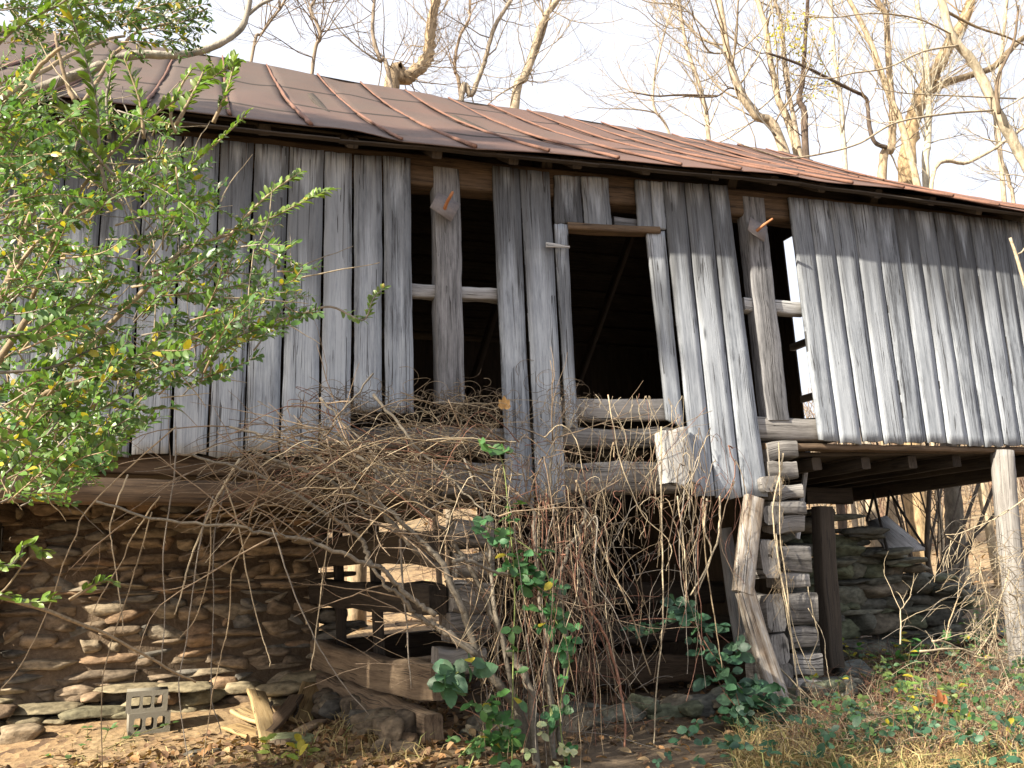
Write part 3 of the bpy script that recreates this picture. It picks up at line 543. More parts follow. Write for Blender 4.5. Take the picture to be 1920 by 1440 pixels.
for k in range(26):
    x = rng.uniform(6.4, 8.4); stone(m, (x, 1.6 + rng.uniform(-.25, .3), topf(x) + rng.uniform(-.02, .06)), (rng.uniform(.2, .55), rng.uniform(.2, .4), rng.uniform(.05, .12)), np.array(DC[k % 5]) * 1.1, .18, 4, rng.uniform(-.6, .6))
m.build('wall_face', M_STONE, rw)
pc = thing('stone_pier', 'low pile of field stones under the fallen crib logs', 'stone pier'); m = MB()
for k in range(60):
    t = rng.random(); x = 1.32 + rng.uniform(-.12, .18) - .4 * t; y = -.1 + 2.4 * t; stone(m, (x, y + rng.normal(0, .05), float(gh(x, y)) + rng.uniform(-.02, .14)), rng.uniform(.12, .26, 3) * [1.1, 1, .8], np.array(SCOL[k % 7]) * .6, .2, 4)  # stone colours lowered to paint in the shade under the logs
for k in range(40):
    x = rng.uniform(1.9, 5.2); stone(m, (x, .2 + rng.normal(0, .12), .06 + rng.uniform(0, .1)), rng.uniform(.18, .45, 3) * [1.2, .8, .5], np.array(DC[k % 5]) * .9, .2, 4)
m.build('stones', M_STONE, pc)
def rock(label, px, py, z, size, col):
    p = atz(px, py, z); m = MB(); stone(m, (0, 0, 0), size, col, .2, 3.5); o = m.build('rock', M_STONE); o.location = (p[0], p[1], float(gh(p[0], p[1])) + size[2] * .25); tag(o, label, 'rock')
rock('pale angular rock in the bottom left corner', 40, 1405, .1, (.34, .3, .17), (.27, .21, .14)); rock('mossy flat stone on the dirt below the scrap boards', 555, 1390, .15, (.34, .25, .08), (.20, .22, .12))
rock('thin flat stone lying on leaves right of the concrete blocks', 375, 1425, .08, (.3, .18, .05), (.13, .115, .09)); rock('low tan rock in the dry grass at lower right', 1630, 1370, .05, (.42, .3, .2), (.3, .25, .17))
rock('dark rounded rock at the foot of the dark post', 1600, 1262, .1, (.38, .3, .24), (.14, .15, .14))

# ------------------------------------------------------------------ concrete blocks
def block(name, label, loc, rz, tilt, wd=.30, h=.16, dp=.2, arch=.5):
    """front plate with three cores cut right through"""
    nx, hole_w, web = 3, wd * .205, 0; m = MB(); xs = [-.215 * wd * 1.28, 0, .215 * wd * 1.28]; hh = h * .58; zc = h * .47
    N_ = 12; holes = []
    for xc in xs:
        th = np.linspace(0, 2 * np.pi, N_, endpoint=False) + math.pi / N_
        c, s = np.cos(th), np.sin(th); holes.append(np.stack([xc + np.sign(c) * np.abs(c) ** arch * hole_w / 2, zc + np.sign(s) * np.abs(s) ** arch * hh / 2], 1))
    # cells: split plate into three columns, each ring hole -> rectangle
    bounds = [-wd / 2, (xs[0] + xs[1]) / 2, (xs[1] + xs[2]) / 2, wd / 2]
    for y, flip in ((-dp / 2, 0), (dp / 2, 1)):
        for i in range(3):
            x0, x1 = bounds[i], bounds[i + 1]; H = holes[i]; R_ = []
            for (px_, pz_) in H:
                dx, dz = px_ - xs[i], pz_ - zc; k = min(((x1 - xs[i]) if dx > 0 else (xs[i] - x0)) / max(abs(dx), 1e-6), ((h - zc) if dz > 0 else zc) / max(abs(dz), 1e-6)); R_.append((xs[i] + dx * k, zc + dz * k))
            R_ = np.array(R_)
            for cxn, czn in ((x0, 0), (x1, 0), (x0, h), (x1, h)):
                j = np.argmin(np.hypot(R_[:, 0] - cxn, R_[:, 1] - czn)); R_[j] = (cxn, czn)
            V = np.vstack([np.stack([H[:, 0], np.full(N_, y), H[:, 1]], 1), np.stack([R_[:, 0], np.full(N_, y), R_[:, 1]], 1)]); a = np.arange(N_); b2 = (a + 1) % N_
            F = np.stack([a, b2, b2 + N_, a + N_], 1); m.add(V, F if flip else F[:, ::-1])
    for H in holes:
        V = np.vstack([np.stack([H[:, 0], np.full(N_, -dp / 2), H[:, 1]], 1), np.stack([H[:, 0], np.full(N_, dp / 2), H[:, 1]], 1)]); a = np.arange(N_); b2 = (a + 1) % N_
        m.add(V, np.stack([a, a + N_, b2 + N_, b2], 1))
    c = np.array([(-wd / 2, -dp / 2, 0), (wd / 2, -dp / 2, 0), (wd / 2, dp / 2, 0), (-wd / 2, dp / 2, 0)]); V = np.vstack([c, c + [0, 0, h]])
    m.add(V, np.array([[3, 2, 1, 0], [4, 5, 6, 7], [0, 4, 7, 3], [1, 2, 6, 5]])); o = m.build(name, M_CONC); o.location = loc; o.rotation_euler = (0, tilt, rz); tag(o, label, 'concrete block', 'stacked concrete blocks'); return o
bz = float(gh(-.38, 1.58))
block('concrete_block', 'lower concrete block with three rounded holes, standing on the dirt', (-.375, 1.58, bz - .015), .14, .02)
block('concrete_block', 'upper concrete block with three square holes, on top of the other block', (-.392, 1.58, bz + .146), .07, .04, arch=.28, dp=.19)

# ------------------------------------------------------------------ scrap boards by the stone wall, broken planks, swing
def scrap(name, label, p0, p1, wd, th, mat, up=(0, 0, 1), cat='scrap board'):
    m = MB(); p0, p1 = np.array(p0), np.array(p1); beam(m, p0, p1, th, wd, n=8, rough=.006, rnd=.2, up=up, sag=rng.normal(0, .01)); tag(m.build(name, mat), label, cat)
gp_ = lambda x, y, dz: (lambda p: (p[0], p[1], float(gh(p[0], p[1])) + dz))(atz(x, y, .2))
M_TAN = wood('tan_plank', (.50, .37, .2), (.36, .25, .12), (.2, .13, .06))
scrap('scrap_board', 'tan board leaning up against the wall footing by the pile', np.array(gp_(508, 1380, .03)), np.array(at(480, 1296, 1.85)), .16, .025, M_TAN, up=(.2, -.9, .5))
scrap('scrap_board', 'lower of two tan boards lying flat in the dirt', gp_(432, 1352, .03), gp_(492, 1374, .03), .16, .03, M_TAN)
scrap('scrap_board', 'tan board lying just above the lowest one, under the leaning board', gp_(446, 1338, .05), gp_(520, 1354, .07), .15, .03, M_TAN)
scrap('scrap_board', 'dark weathered board slanting up to the right in the pile', gp_(496, 1374, .06), gp_(556, 1330, .16), .13, .03, M_BROWN)
scrap('scrap_board', 'short yellowish board propped at the right end of the pile', gp_(565, 1342, .03), np.array(gp_(588, 1310, .16)), .2, .03, M_TAN, up=(.3, -.5, .8))
scrap('scrap_board', 'brown board lying low at the right edge of the pile', gp_(520, 1388, .04), gp_(600, 1345, .05), .12, .03, M_SLAB)
m = MB(); th = np.linspace(0, 5.0, 18); c0 = np.array(gp_(520, 1345, .12)); P = np.array([c0 + [.02 * t + .07 * math.cos(t + 2), -.01 * t, .07 * math.sin(t + 2)] for t in th])
V = np.concatenate([P, P + [.0, .12, .01]]); n_ = len(P); a = np.arange(n_ - 1); m.add(V, np.stack([a, a + 1, a + 1 + n_, a + n_], 1)); o = m.build('bark_strip', M_DARK); o.modifiers.new('thick', 'SOLIDIFY').thickness = .006; tag(o, 'curled dark strip of bark on the scrap boards', 'bark strip')
M_SPLIT = wood('split_wood', (.50, .49, .47), (.30, .25, .2), (.13, .09, .06))
scrap('broken_plank', 'upper broken plank hanging below the right end of the boards', at(1414, 932, -.05), at(1392, 1112, -.12), .17, .07, M_SPLIT, up=(0, -1, .1), cat='broken plank')
scrap('broken_plank', 'lower broken plank leaning against the corner log stack', at(1396, 1108, -.12), at(1462, 1312, -.2), .16, .07, M_SPLIT, up=(0, -1, .1), cat='broken plank')
sg = thing('swing', 'tilted plank swing hanging from dark ropes under the right bay', 'swing')
c4 = [at(1625, 978, 2.0), at(1662, 966, 2.35), at(1734, 1026, 1.75), at(1664, 1033, 1.35)]; V = np.array(c4 + [p - np.array([0, 0, .04]) for p in c4]); m = MB(); m.add(V, np.array([[3, 2, 1, 0], [4, 5, 6, 7], [0, 1, 5, 4], [1, 2, 6, 5], [2, 3, 7, 6], [3, 0, 4, 7]]), None, np.array([[0, 0], [.3, 0], [.3, .8], [0, .8]] * 2)); m.build('seat', M_GREY, sg)
h1, h2 = at(1638, 925, 1.9), at(1667, 920, 2.1)
for a, b_ in ((h1, c4[0]), (h1, c4[3]), (h2, c4[1]), (h2, c4[2])):
    m = MB(); tube(m, catmull([a, (a + b_) / 2 + [0, 0, -.01], b_], 5), .016, .016, 5, (.04, .035, .03)); m.build('rope', M_TWIG, sg)

# ------------------------------------------------------------------ plants: helpers
def pp(pts, Y):
    Ys = np.linspace(Y[0], Y[1], len(pts)) if isinstance(Y, tuple) else [Y] * len(pts)
    return np.array([at(p[0], p[1], y) for p, y in zip(pts, Ys)])
def dp(pts, D):
    Ds = np.linspace(D[0], D[1], len(pts)) if isinstance(D, tuple) else [D] * len(pts)
    return np.array([pd(p[0], p[1], d) for p, d in zip(pts, Ds)])
TAN, GREYB, REDB, PALE, BRN = (.34, .26, .165), (.24, .21, .175), (.25, .125, .085), (.46, .38, .26), (.17, .125, .085)
def tw(c): return np.array(c) * rng.uniform(.7, 1.15)
def rdir(): v = rng.normal(0, 1, 3); return v / np.linalg.norm(v)
def grow(mb, p, d, ln, r, depth, col, up=.12, spread=.7, nchild=(3, 6), wob=.22, k=4, tips=None):
    n = max(4, int(5 + depth)); P = [np.array(p, float)]; d = np.array(d, float)
    for i in range(n):
        d = d + rng.normal(0, wob, 3) * .55 + np.array([0, 0, up * .5]); d /= np.linalg.norm(d); P.append(P[-1] + d * ln / n)
    P = np.array(P); tube(mb, P, r, r * .45 if depth else r * .5, k if depth > 0 else 3, np.array(col) * rng.uniform(.85, 1.15))
    if tips is not None and depth <= 0: tips.append((P[-1], d))
    if depth > 0:
        for c in range(rng.integers(*nchild)):
            t = rng.uniform(.25, 1.0); i = min(int(t * n), n - 1); q = P[i] + (P[i + 1] - P[i]) * (t * n - i); dd = P[i + 1] - P[i]; dd = dd / np.linalg.norm(dd) + rdir() * spread; dd /= np.linalg.norm(dd)
            grow(mb, q, dd, ln * rng.uniform(.4, .7), max(r * rng.uniform(.35, .55), .0022), depth - 1, col, up, spread, nchild, wob, 3 if depth < 3 else 4, tips)
def bare_tree(label, pts, Y, r, col=TAN, limbs=(), n_br=10, br_len=1.8, br_r=.02, depth=2, bare_below=.25, name='bare_tree', up=.16, leaf=None, ground_to=True, group='bare trees behind the barn', lump=.1, top_to=None):
    """trunk through picture-derived points at distance Y, carried down to the ground and up out of frame"""
    t = thing(name, label, 'tree', group); P = pp(pts, Y)
    if ground_to:
        b = P[0]; gz = float(gh(b[0], b[1])) - .15; dx = np.clip((P[1] - P[0])[0], -.4, .4); P = np.vstack([[b[0] - dx * 3.2, b[1], gz], [b[0] - dx * 2.2, b[1], (gz + b[2]) / 2], P])
    d = P[-1] - P[-2]; d /= np.linalg.norm(d); ext = 2.4
    P = np.vstack([P, P[-1] + d * ext * .5 + rng.normal(0, .1, 3), P[-1] + d * ext + rng.normal(0, .25, 3) + [0, 0, .3]])
    C = catmull(P, 7); C[3:] += np.cumsum(rng.normal(0, .006, (len(C) - 3, 3)), 0); s = np.linspace(0, 1, len(C)); rr = r * (1.4 - .85 * s); col = tuple(min(.55, q * 1.2) for q in col); m = MB(); tube(m, C, rr, None, 8, np.array(col), lump=lump); m.build('trunk', M_BARK, t)  # bark colour raised to imitate glare on the trees
    m = MB(); tips = []
    z0 = P[2][2] if ground_to else P[0][2]; lo = int(len(C) * .28) if ground_to else 0
    for lp, lY, lr, lc in limbs:
        L_ = catmull(pp(lp, lY), 6); tube(m, L_, lr, lr * .5, 6, lc, lump=.12)
        for q in range(7):
            i = rng.integers(2, len(L_)); dd = rdir() + (L_[i] - L_[i - 1]) / np.linalg.norm(L_[i] - L_[i - 1]) * .8 + [0, 0, .35]; grow(m, L_[i], dd / np.linalg.norm(dd), br_len * rng.uniform(.4, .9), br_r * .7, depth - 1, col, up, .7, tips=tips)
    for q in range(int(n_br * 1.5)):
        i = rng.integers(lo, len(C)); dd = C[i] - C[i - 1]; dd = dd / np.linalg.norm(dd) * rng.uniform(.5, 1.1) + rdir() * .85; dd /= np.linalg.norm(dd)
        grow(m, C[i], dd, br_len * rng.uniform(.6, 1.25), br_r * rng.uniform(.7, 1.5), depth, np.array(col) * .85, up, .75, tips=tips)
    m.build('branches', M_BARK, t)
    if leaf:
        n, c, sel, sz = leaf; m = MB(); T = np.array([q[0] for q in tips]); px = np.array([proj(q) for q in T]); ok = np.array([sel(a, b_) for a, b_ in px]); T = T[ok]
        if len(T):
            T = T[rng.integers(0, len(T), n)] + rng.normal(0, .12, (n, 3)); leaves(m, T, rng.normal(0, 1, (n, 3)) + [0, 0, -.6], rng.normal(0, 1, (n, 3)), rng.uniform(.6, 1.2, n) * sz, sz * .6, lcol(n, c, .3)); m.build('foliage', M_DULL, t)
    return t
# ------------------------------------------------------------------ trees behind the barn
bare_tree('thick vine-clad trunk leaning right behind the left part of the roof ridge', [(735, 165), (760, 150), (787, 133), (810, 103), (817, 50), (827, 0)], 9.5, .13, (.33, .25, .16), n_br=34, br_len=1.3, br_r=.011, lump=.25)
bare_tree('slim grey tree just left of the tree with twin crown stems', [(867, 190), (885, 180), (912, 110), (925, 60), (950, 20), (970, -10)], 9.5, .05, (.30, .25, .19), n_br=24, br_len=1.5, br_r=.012)
bare_tree('pale trunk with twin crown stems that leans right, rising at mid-roof', [(967, 205), (987, 147), (1000, 113), (1023, 43), (1053, 0)], 9.5, .085, (.37, .30, .21), limbs=[([(1000, 113), (1020, 60), (1030, 20), (1035, -20)], 9.5, .045, TAN), ([(985, 150), (940, 175), (905, 205)], 9.4, .02, TAN)], n_br=24, br_len=1.5, br_r=.012)
bare_tree('thin straight sapling right of the vine-clad trunk', [(862, 188), (852, 130), (862, 70), (877, 35), (880, 0)], 10.5, .035, (.32, .24, .17), n_br=16, br_len=1.3, br_r=.011)
bare_tree('thin forked tree just left of the vine-clad trunk', [(736, 165), (716, 110), (703, 60), (707, 0)], 9.0, .04, (.26, .21, .16), limbs=[([(716, 118), (680, 95), (640, 60), (610, 20)], 9.0, .02, GREYB)], n_br=12, br_len=1.4, br_r=.012)
bare_tree('twiggy tree whose branches spread over the left roof ridge', [(585, 140), (600, 70), (580, 20), (590, -10)], 10, .035, (.25, .20, .15), n_br=26, br_len=1.5, br_r=.011)
bare_tree('twiggy sapling at the left end of the visible ridge', [(470, 118), (490, 60), (520, 20), (540, -10)], 11, .03, (.25, .20, .15), n_br=14, br_len=1.7, br_r=.011)
yl = (170, (.62, .54, .08), lambda a, b_: 1440 < a < 1560 and 20 < b_ < 190, .085)
bare_tree('sturdy trunk leaning left, leftmost of the clump behind the right roof', [(1470, 277), (1420, 213), (1390, 167), (1367, 93), (1353, 0)], 9, .10, (.38, .31, .22), limbs=[([(1400, 180), (1370, 165), (1345, 180), (1310, 182), (1280, 180)], 9, .025, BRN), ([(1455, 255), (1410, 200), (1350, 90), (1280, 10)], 8.8, .025, GREYB)], n_br=14, br_len=2.0, br_r=.018)
bare_tree('straight pale trunk leaning left with yellow leaves, middle of the clump', [(1487, 263), (1460, 187), (1443, 120), (1433, 60), (1417, 0)], 9.3, .075, (.40, .33, .23), n_br=20, br_len=1.9, br_r=.016, leaf=yl)
bare_tree('slender upright stem in the clump behind the right roof', [(1497, 262), (1480, 167), (1470, 90), (1467, 33), (1453, 0)], 9.1, .05, (.33, .27, .2), n_br=14, br_len=1.7, br_r=.014, leaf=yl)
bare_tree('dark broken snag at the right edge of the clump', [(1510, 285), (1507, 213), (1497, 187), (1503, 155)], 8.8, .07, (.11, .08, .06), n_br=6, br_len=1.0, br_r=.012)
bare_tree('gnarled tree with a dark crooked elbow branch, behind the roof slope', [(1655, 322), (1672, 277), (1674, 227), (1670, 133), (1663, 33), (1645, 0)], 8.6, .085, (.34, .26, .17), limbs=[([(1662, 277), (1640, 266), (1630, 235), (1627, 200), (1622, 182), (1595, 168), (1560, 150), (1515, 128), (1480, 113), (1440, 100)], 8.5, .055, (.12, .09, .07))], n_br=12, br_len=1.8, br_r=.017)
bare_tree('massive ivy-wrapped tree with a long thick limb reaching right', [(1697, 332), (1710, 233), (1722, 185), (1747, 143), (1765, 108), (1798, 50), (1820, 0)], 9.6, .175, (.32, .23, .13), limbs=[([(1722, 185), (1763, 160), (1813, 143), (1860, 127), (1893, 95), (1920, 70), (1960, 50)], 9.5, .12, (.24, .18, .11))], n_br=22, br_len=1.6, br_r=.016, lump=.25)
bare_tree('smooth pale upright trunk just right of the ivy-wrapped tree', [(1733, 340), (1733, 270), (1733, 200), (1730, 100), (1713, 0)], 8.4, .075, (.44, .40, .31), n_br=12, br_len=1.8, br_r=.016)
bare_tree('long trunk slanting left across the ivy-wrapped tree', [(1717, 335), (1690, 233), (1663, 167), (1633, 77), (1593, 0)], 8.2, .07, (.40, .32, .21), n_br=14, br_len=1.9, br_r=.017)
t15 = bare_tree('near tree at the far right with a leaning stem and bare horizontal branches', [(1990, 480), (1950, 360), (1920, 293), (1873, 213), (1843, 143), (1790, 67), (1770, 0)], 2.5, .075, (.42, .36, .26), limbs=[([(1873, 213), (1870, 150), (1900, 80), (1910, 10)], 2.4, .03, BRN), ([(1862, 207), (1780, 213), (1680, 230), (1613, 268), (1547, 287), (1478, 297), (1440, 288), (1395, 273)], (2.5, 1.4), .017, PALE), ([(1797, 85), (1730, 97), (1663, 127), (1600, 137), (1555, 147), (1490, 140)], (2.5, 2.0), .016, PALE), ([(1790, 67), (1720, 35), (1640, 25), (1560, 33), (1510, 30)], (2.5, 2.2), .014, PALE), ([(1905, 185), (1800, 180), (1700, 175), (1640, 165)], (2.5, 2.3), .013, PALE), ([(1772, 20), (1830, 50), (1890, 70), (1940, 95)], 2.5, .025, TAN)], n_br=6, br_len=1.2, br_r=.01, group=None)
bare_tree('low thin tree with a branch sweeping right over the end of the roof', [(1743, 340), (1813, 307), (1873, 273), (1925, 235)], 7.6, .04, (.40, .33, .23), n_br=10, br_len=1.1, br_r=.011)
bare_tree('small pale tree at the far right above the eave', [(1905, 400), (1895, 345), (1880, 300), (1870, 260)], 10, .045, (.40, .33, .24), n_br=14, br_len=1.1, br_r=.012)
bare_tree('tall faint tree far behind mid-roof, right of the open sky', [(1260, 270), (1225, 200), (1230, 120), (1250, 40)], 20, .05, (.36, .30, .23), n_br=16, br_len=2.6, br_r=.02)
bare_tree('tall tree reaching over the open sky from the clump side', [(1330, 290), (1318, 180), (1290, 90), (1275, 0)], 13, .06, (.36, .30, .22), limbs=[([(1345, 180), (1275, 178), (1230, 180), (1180, 172)], 13, .035, BRN)], n_br=20, br_len=2.2, br_r=.016)
bare_tree('grey tree rising between the roof and the ivy-wrapped tree', [(1580, 300), (1575, 200), (1560, 100), (1555, 0)], 15, .08, (.40, .36, .29), n_br=18, br_len=2.4, br_r=.02)
bare_tree('slim tree at the right edge of the picture behind the ivy limb', [(1880, 350), (1868, 200), (1878, 80), (1885, 0)], 13, .07, (.36, .30, .22), n_br=16, br_len=2.0, br_r=.017)
# trunks seen under the open bay
bare_tree('thick grey trunk in shade beyond the swing', [(1790, 1060), (1786, 980), (1780, 880), (1770, 780)], 5.2, .15, (.16, .14, .11), n_br=5, br_len=1.2, br_r=.02, group='trees beyond the open bay')
mb_ = thing('bare_shrub', 'many-stemmed dark leafless shrub fanning out beyond the swing', 'shrub'); m = MB()
for e, r in [((1742, 890), .05), ((1672, 925), .028), ((1690, 930), .02), ((1720, 900), .02), ((1842, 885), .04), ((1866, 905), .04), ((1878, 945), .03), ((1770, 890), .03), ((1755, 880), .015), ((1700, 1010), .02), ((1635, 960), .015), ((1650, 1000), .016), ((1760, 940), .014), ((1800, 920), .02)]:
    b0 = at(1745 + rng.normal(0, 8), 1088, 4.5); e1 = at(e[0], e[1], 4.5 + rng.uniform(-.5, .5)); b0[2] -= .5; C = catmull([b0, b0 + (e1 - b0) * .35 + [rng.normal(0, .1), 0, .15], e1, e1 + (e1 - b0) * .5 + [0, 0, .2]], 6); tube(m, C, r, r * .5, 5, (.11, .09, .07), lump=.1)
    for q in range(4): i = rng.integers(6, len(C)); dd = (C[i] - C[i - 1]); dd = dd / np.linalg.norm(dd) + rdir() * .6; grow(m, C[i], dd / np.linalg.norm(dd), .7, .008, 1, (.14, .11, .085))
m.build('stems', M_BARK, mb_)
# woodland on the hill: saplings beyond counting
m = MB()
for k in range(800):
    X = rng.uniform(-14, 48); Y = 13 + 34 * rng.random() ** 1.2; z = float(gh(X, Y)); h = rng.uniform(1.2, 4.2); c = np.array([(.36, .28, .19), (.28, .22, .17), (.42, .35, .26), (.30, .19, .13)][k % 4]) * rng.uniform(.7, 1.1); d = np.array([rng.normal(0, .15), rng.normal(0, .1), 1]); grow(m, (X, Y, z - .1), d / np.linalg.norm(d), h, rng.uniform(.015, .06), 1 + (k % 3 == 0), c, .1, .6, (4, 8), .12)
tag(m.build('woods', M_BARK), 'leafless saplings and brush covering the hillside behind the barn', 'woods', kind='stuff')

# ------------------------------------------------------------------ big evergreen shrub at the left and the tall tree added to shade the boards
def shoot(mt, ml, C, r, lsz, step, yellow=.006, base=(.155, .24, .045), start=.15, flat=None):
    """twig along C with paired leaves"""
    tube(mt, C, r, r * .35, 4, tw(TAN if rng.random() < .6 else GREYB)); d = np.concatenate([[0], np.cumsum(np.linalg.norm(np.diff(C, axis=0), axis=1))]); s = np.arange(d[-1] * start, d[-1], step); n = len(s)
    if n < 1: return
    P = np.stack([np.interp(s, d, C[:, i]) for i in range(3)], 1); T = np.stack([np.interp(s + .01, d, C[:, i]) - np.interp(s - .01, d, C[:, i]) for i in range(3)], 1) + 1e-6; T /= np.linalg.norm(T, axis=1)[:, None]
    S0 = np.cross(T, rdir()[None]); S0 /= np.linalg.norm(S0, axis=1)[:, None]; dec = (np.arange(n) % 2)[:, None]; S1 = np.where(dec, np.cross(T, S0) * .35 + S0, S0)
    PP = np.vstack([P, P]); SS = np.vstack([S1, -S1]); TT = np.vstack([T, T]); D = SS * .8 + TT * .75 + rng.normal(0, .22, PP.shape) + [0, 0, .12]; keep = rng.random(len(PP)) < .9; NN = np.cross(np.cross(SS, TT), D * 0 + SS) * 0 + np.array([-.3, -.4, .8]) + rng.normal(0, .35, PP.shape)
    k = keep.sum(); leaves(ml, PP[keep], D[keep], NN[keep], lsz * rng.uniform(.65, 1.2, k), lsz * .46, lcol(k, base, .3, yellow))
sh = thing('evergreen_shrub', 'large glossy green privet shrub filling the left side in front of the boards', 'shrub'); mt, ml = MB(), MB()
big = [([(60, 560), (127, 393), (213, 283), (293, 213), (417, 133), (443, 110)], (2.9, 3.2), .045, .5), ([(20, 520), (83, 443), (217, 370), (313, 340), (407, 267), (463, 213)], (3.0, 3.3), .042, .35), ([(200, 360), (187, 290), (180, 187), (150, 80), (127, 7)], (2.9, 2.8), .052, .25), ([(270, 260), (263, 193), (245, 140), (233, 110)], (3.0, 3.0), .048, .2), ([(205, 260), (200, 187), (206, 150), (210, 117)], (3.1, 3.1), .045, .2), ([(215, 330), (180, 290), (140, 235), (100, 187)], (2.9, 2.8), .048, .15), ([(230, 385), (190, 345), (150, 300), (115, 240)], (3.0, 2.9), .045, .2), ([(350, 463), (450, 433), (520, 403), (585, 370), (627, 353)], (3.3, 3.6), .04, .3), ([(420, 455), (467, 400), (510, 360), (545, 335), (567, 320)], (3.4, 3.6), .04, .35), ([(330, 235), (360, 180), (375, 150), (385, 125)], (3.0, 3.1), .042, .2), ([(400, 230), (420, 185), (432, 150), (440, 112)], (3.1, 3.1), .044, .2), ([(-40, 130), (0, 80), (53, 37), (105, 12), (150, -20)], (2.7, 2.7), .05, .2), ([(330, 250), (320, 215), (338, 165), (360, 130)], (3.2, 3.2), .04, .3), ([(95, 345), (75, 310), (55, 280), (45, 262)], (2.8, 2.8), .045, .2), ([(-40, 860), (60, 800), (150, 740), (240, 690), (310, 655)], (2.9, 3.2), .05, .2), ([(-40, 640), (60, 620), (130, 580), (190, 548)], (2.7, 2.9), .052, .2), ([(-20, 700), (90, 690), (160, 660), (220, 640)], (2.7, 2.9), .055, .25), ([(560, 590), (620, 575), (680, 600), (700, 560), (720, 540)], (3.6, 3.7), .035, .4), ([(-30, 1050), (20, 1060), (50, 1020), (85, 1045)], (3.0, 3.1), .05, .1), ([(-40, 1110), (0, 1115), (60, 1130), (100, 1125)], (3.0, 3.1), .055, .1), ([(130, 1125), (190, 1090), (215, 1095)], (3.2, 3.3), .05, .3)]
for pts, D, l, st in big: shoot(mt, ml, catmull(dp(pts, D), 6), .0075, l, l * .3, .02, start=st)
# bulk: side shoots over the mass of the shrub (outline as seen, with open patches)
ol = lambda y: np.interp(y, [150, 220, 300, 400, 480, 560, 640, 700, 760, 820, 900, 960], [60, 300, 400, 470, 600, 610, 500, 420, 330, 230, 170, 110])
nsh = 0; k = 0
while nsh < 520:
    k += 1; y = 190 + 760 * rng.random(); x = -60 + (ol(y) + 60) * rng.random() ** 1.3
    if vnoise(np.array([[x * .012, y * .012, 0]]), 2.2, 9)[0] < -.28 and rng.random() < .75: continue
    a = math.radians(rng.normal(28, 34)); ln = rng.uniform(50, 170); x1, y1 = x + ln * math.cos(a), y - ln * math.sin(a)
    if x1 > ol(y1) + 30: continue
    D0 = rng.uniform(2.6, 4.0); D1 = D0 + rng.uniform(-.2, .25); mx = ((x + x1) / 2 + rng.normal(0, 8), (y + y1) / 2 + rng.normal(0, 8) - 5); lsz = rng.uniform(.026, .041) * (1.2 if y > 640 else 1.0)
    shoot(mt, ml, catmull(dp([(x, y), mx, (x1, y1)], (D0, D1)), 4), .0035, lsz, lsz * .5, .06, base=(.125, .225, .05) if rng.random() < .6 else (.085, .165, .05)); nsh += 1
for k in range(170):     # upper twigs crossing the sky at the top left
    x, y = rng.uniform(-20, 350), rng.uniform(-40, 85); a = math.radians(rng.normal(10, 30)); ln = rng.uniform(40, 90); x1, y1 = x + ln * math.cos(a), y - ln * math.sin(a) + 8
    shoot(mt, ml, catmull(dp([(x, y), ((x + x1) / 2, (y + y1) / 2 - 4), (min(x1, 395), y1)], 4.0 + rng.uniform(-.8, .6)), 4), .003, .034, .017, .06, base=(.07, .12, .03))
for k in range(210):      # bare dead twigs inside
    y = rng.uniform(150, 930); x = rng.uniform(-40, max(120, ol(y) - 40)); a = math.radians(rng.uniform(-60, 150)); ln = rng.uniform(40, 160); D0 = rng.uniform(2.8, 4.0)
    tube(mt, wiggle(catmull(dp([(x, y), (x + ln * .5 * math.cos(a) + rng.normal(0, 6), y - ln * .5 * math.sin(a)), (x + ln * math.cos(a), y - ln * math.sin(a))], (D0, D0 + .15)), 4), .004), .004, .0015, 3, tw(PALE if k % 3 else GREYB))
for pts, D, r in [([(-250, 1500), (-180, 1100), (-60, 760), (60, 560)], (2.6, 2.9), .022), ([(-260, 1500), (-200, 1000), (-120, 500), (-40, 130)], (2.5, 2.7), .022), ([(-240, 1500), (-160, 1200), (-120, 950), (-40, 860)], (2.7, 2.9), .018), ([(-240, 1500), (-120, 900), (20, 520), (100, 300), (215, 100)], (2.8, 4.0), .02), ([(-230, 1500), (-120, 1000), (80, 740), (350, 463)], (2.8, 3.3), .02), ([(80, 740), (220, 690), (400, 620), (560, 590)], (3.0, 3.6), .012), ([(0, 187), (75, 130), (150, 85), (230, 60)], (3.0, 3.6), .012), ([(215, 100), (260, 60), (330, 40), (390, 15)], (4.0, 4.3), .009), ([(0, 260), (30, 200), (75, 120), (110, 85)], 2.8, .012), ([(140, 190), (125, 150), (110, 90), (95, 50)], 3.0, .01), ([(-60, 1075), (0, 1115), (100, 1145), (200, 1185), (300, 1240), (375, 1275)], (3.2, 4.0), .012), ([(-60, 1130), (0, 1113), (60, 1040)], 3.1, .006)]:
    tube(mt, wiggle(catmull(dp(pts, D), 6), .004), r, r * .45, 6, tw(TAN))
mt.build('stems', M_TWIG, sh); ml.build('foliage', M_LEAF, sh)
tr = thing('limb_tree', 'grey-barked tree whose crooked limb crosses the sky at the upper left', 'tree'); m = MB()
tube(m, wiggle(catmull([(-3.6, -2.6, -.2), (-3.55, -2.6, 1.5), (-3.4, -2.5, 2.9), (-3.5, -2.4, 4.4), (-3.3, -2.5, 6.5)], 8), .008), np.linspace(.13, .04, 33), None, 9, (.24, .21, .17), lump=.08); m.build('trunk', M_BARK, tr)
m = MB(); lim = np.vstack([[(-3.42, -2.5, 2.8)], pp([(-80, 225), (10, 187), (75, 165), (150, 138), (240, 105), (330, 103), (388, 92), (440, 65), (462, 30), (472, -40), (480, -120)], -1.6)]); tube(m, catmull(lim, 5), np.linspace(.03, .014, 56), None, 6, (.33, .30, .25), lump=.1)
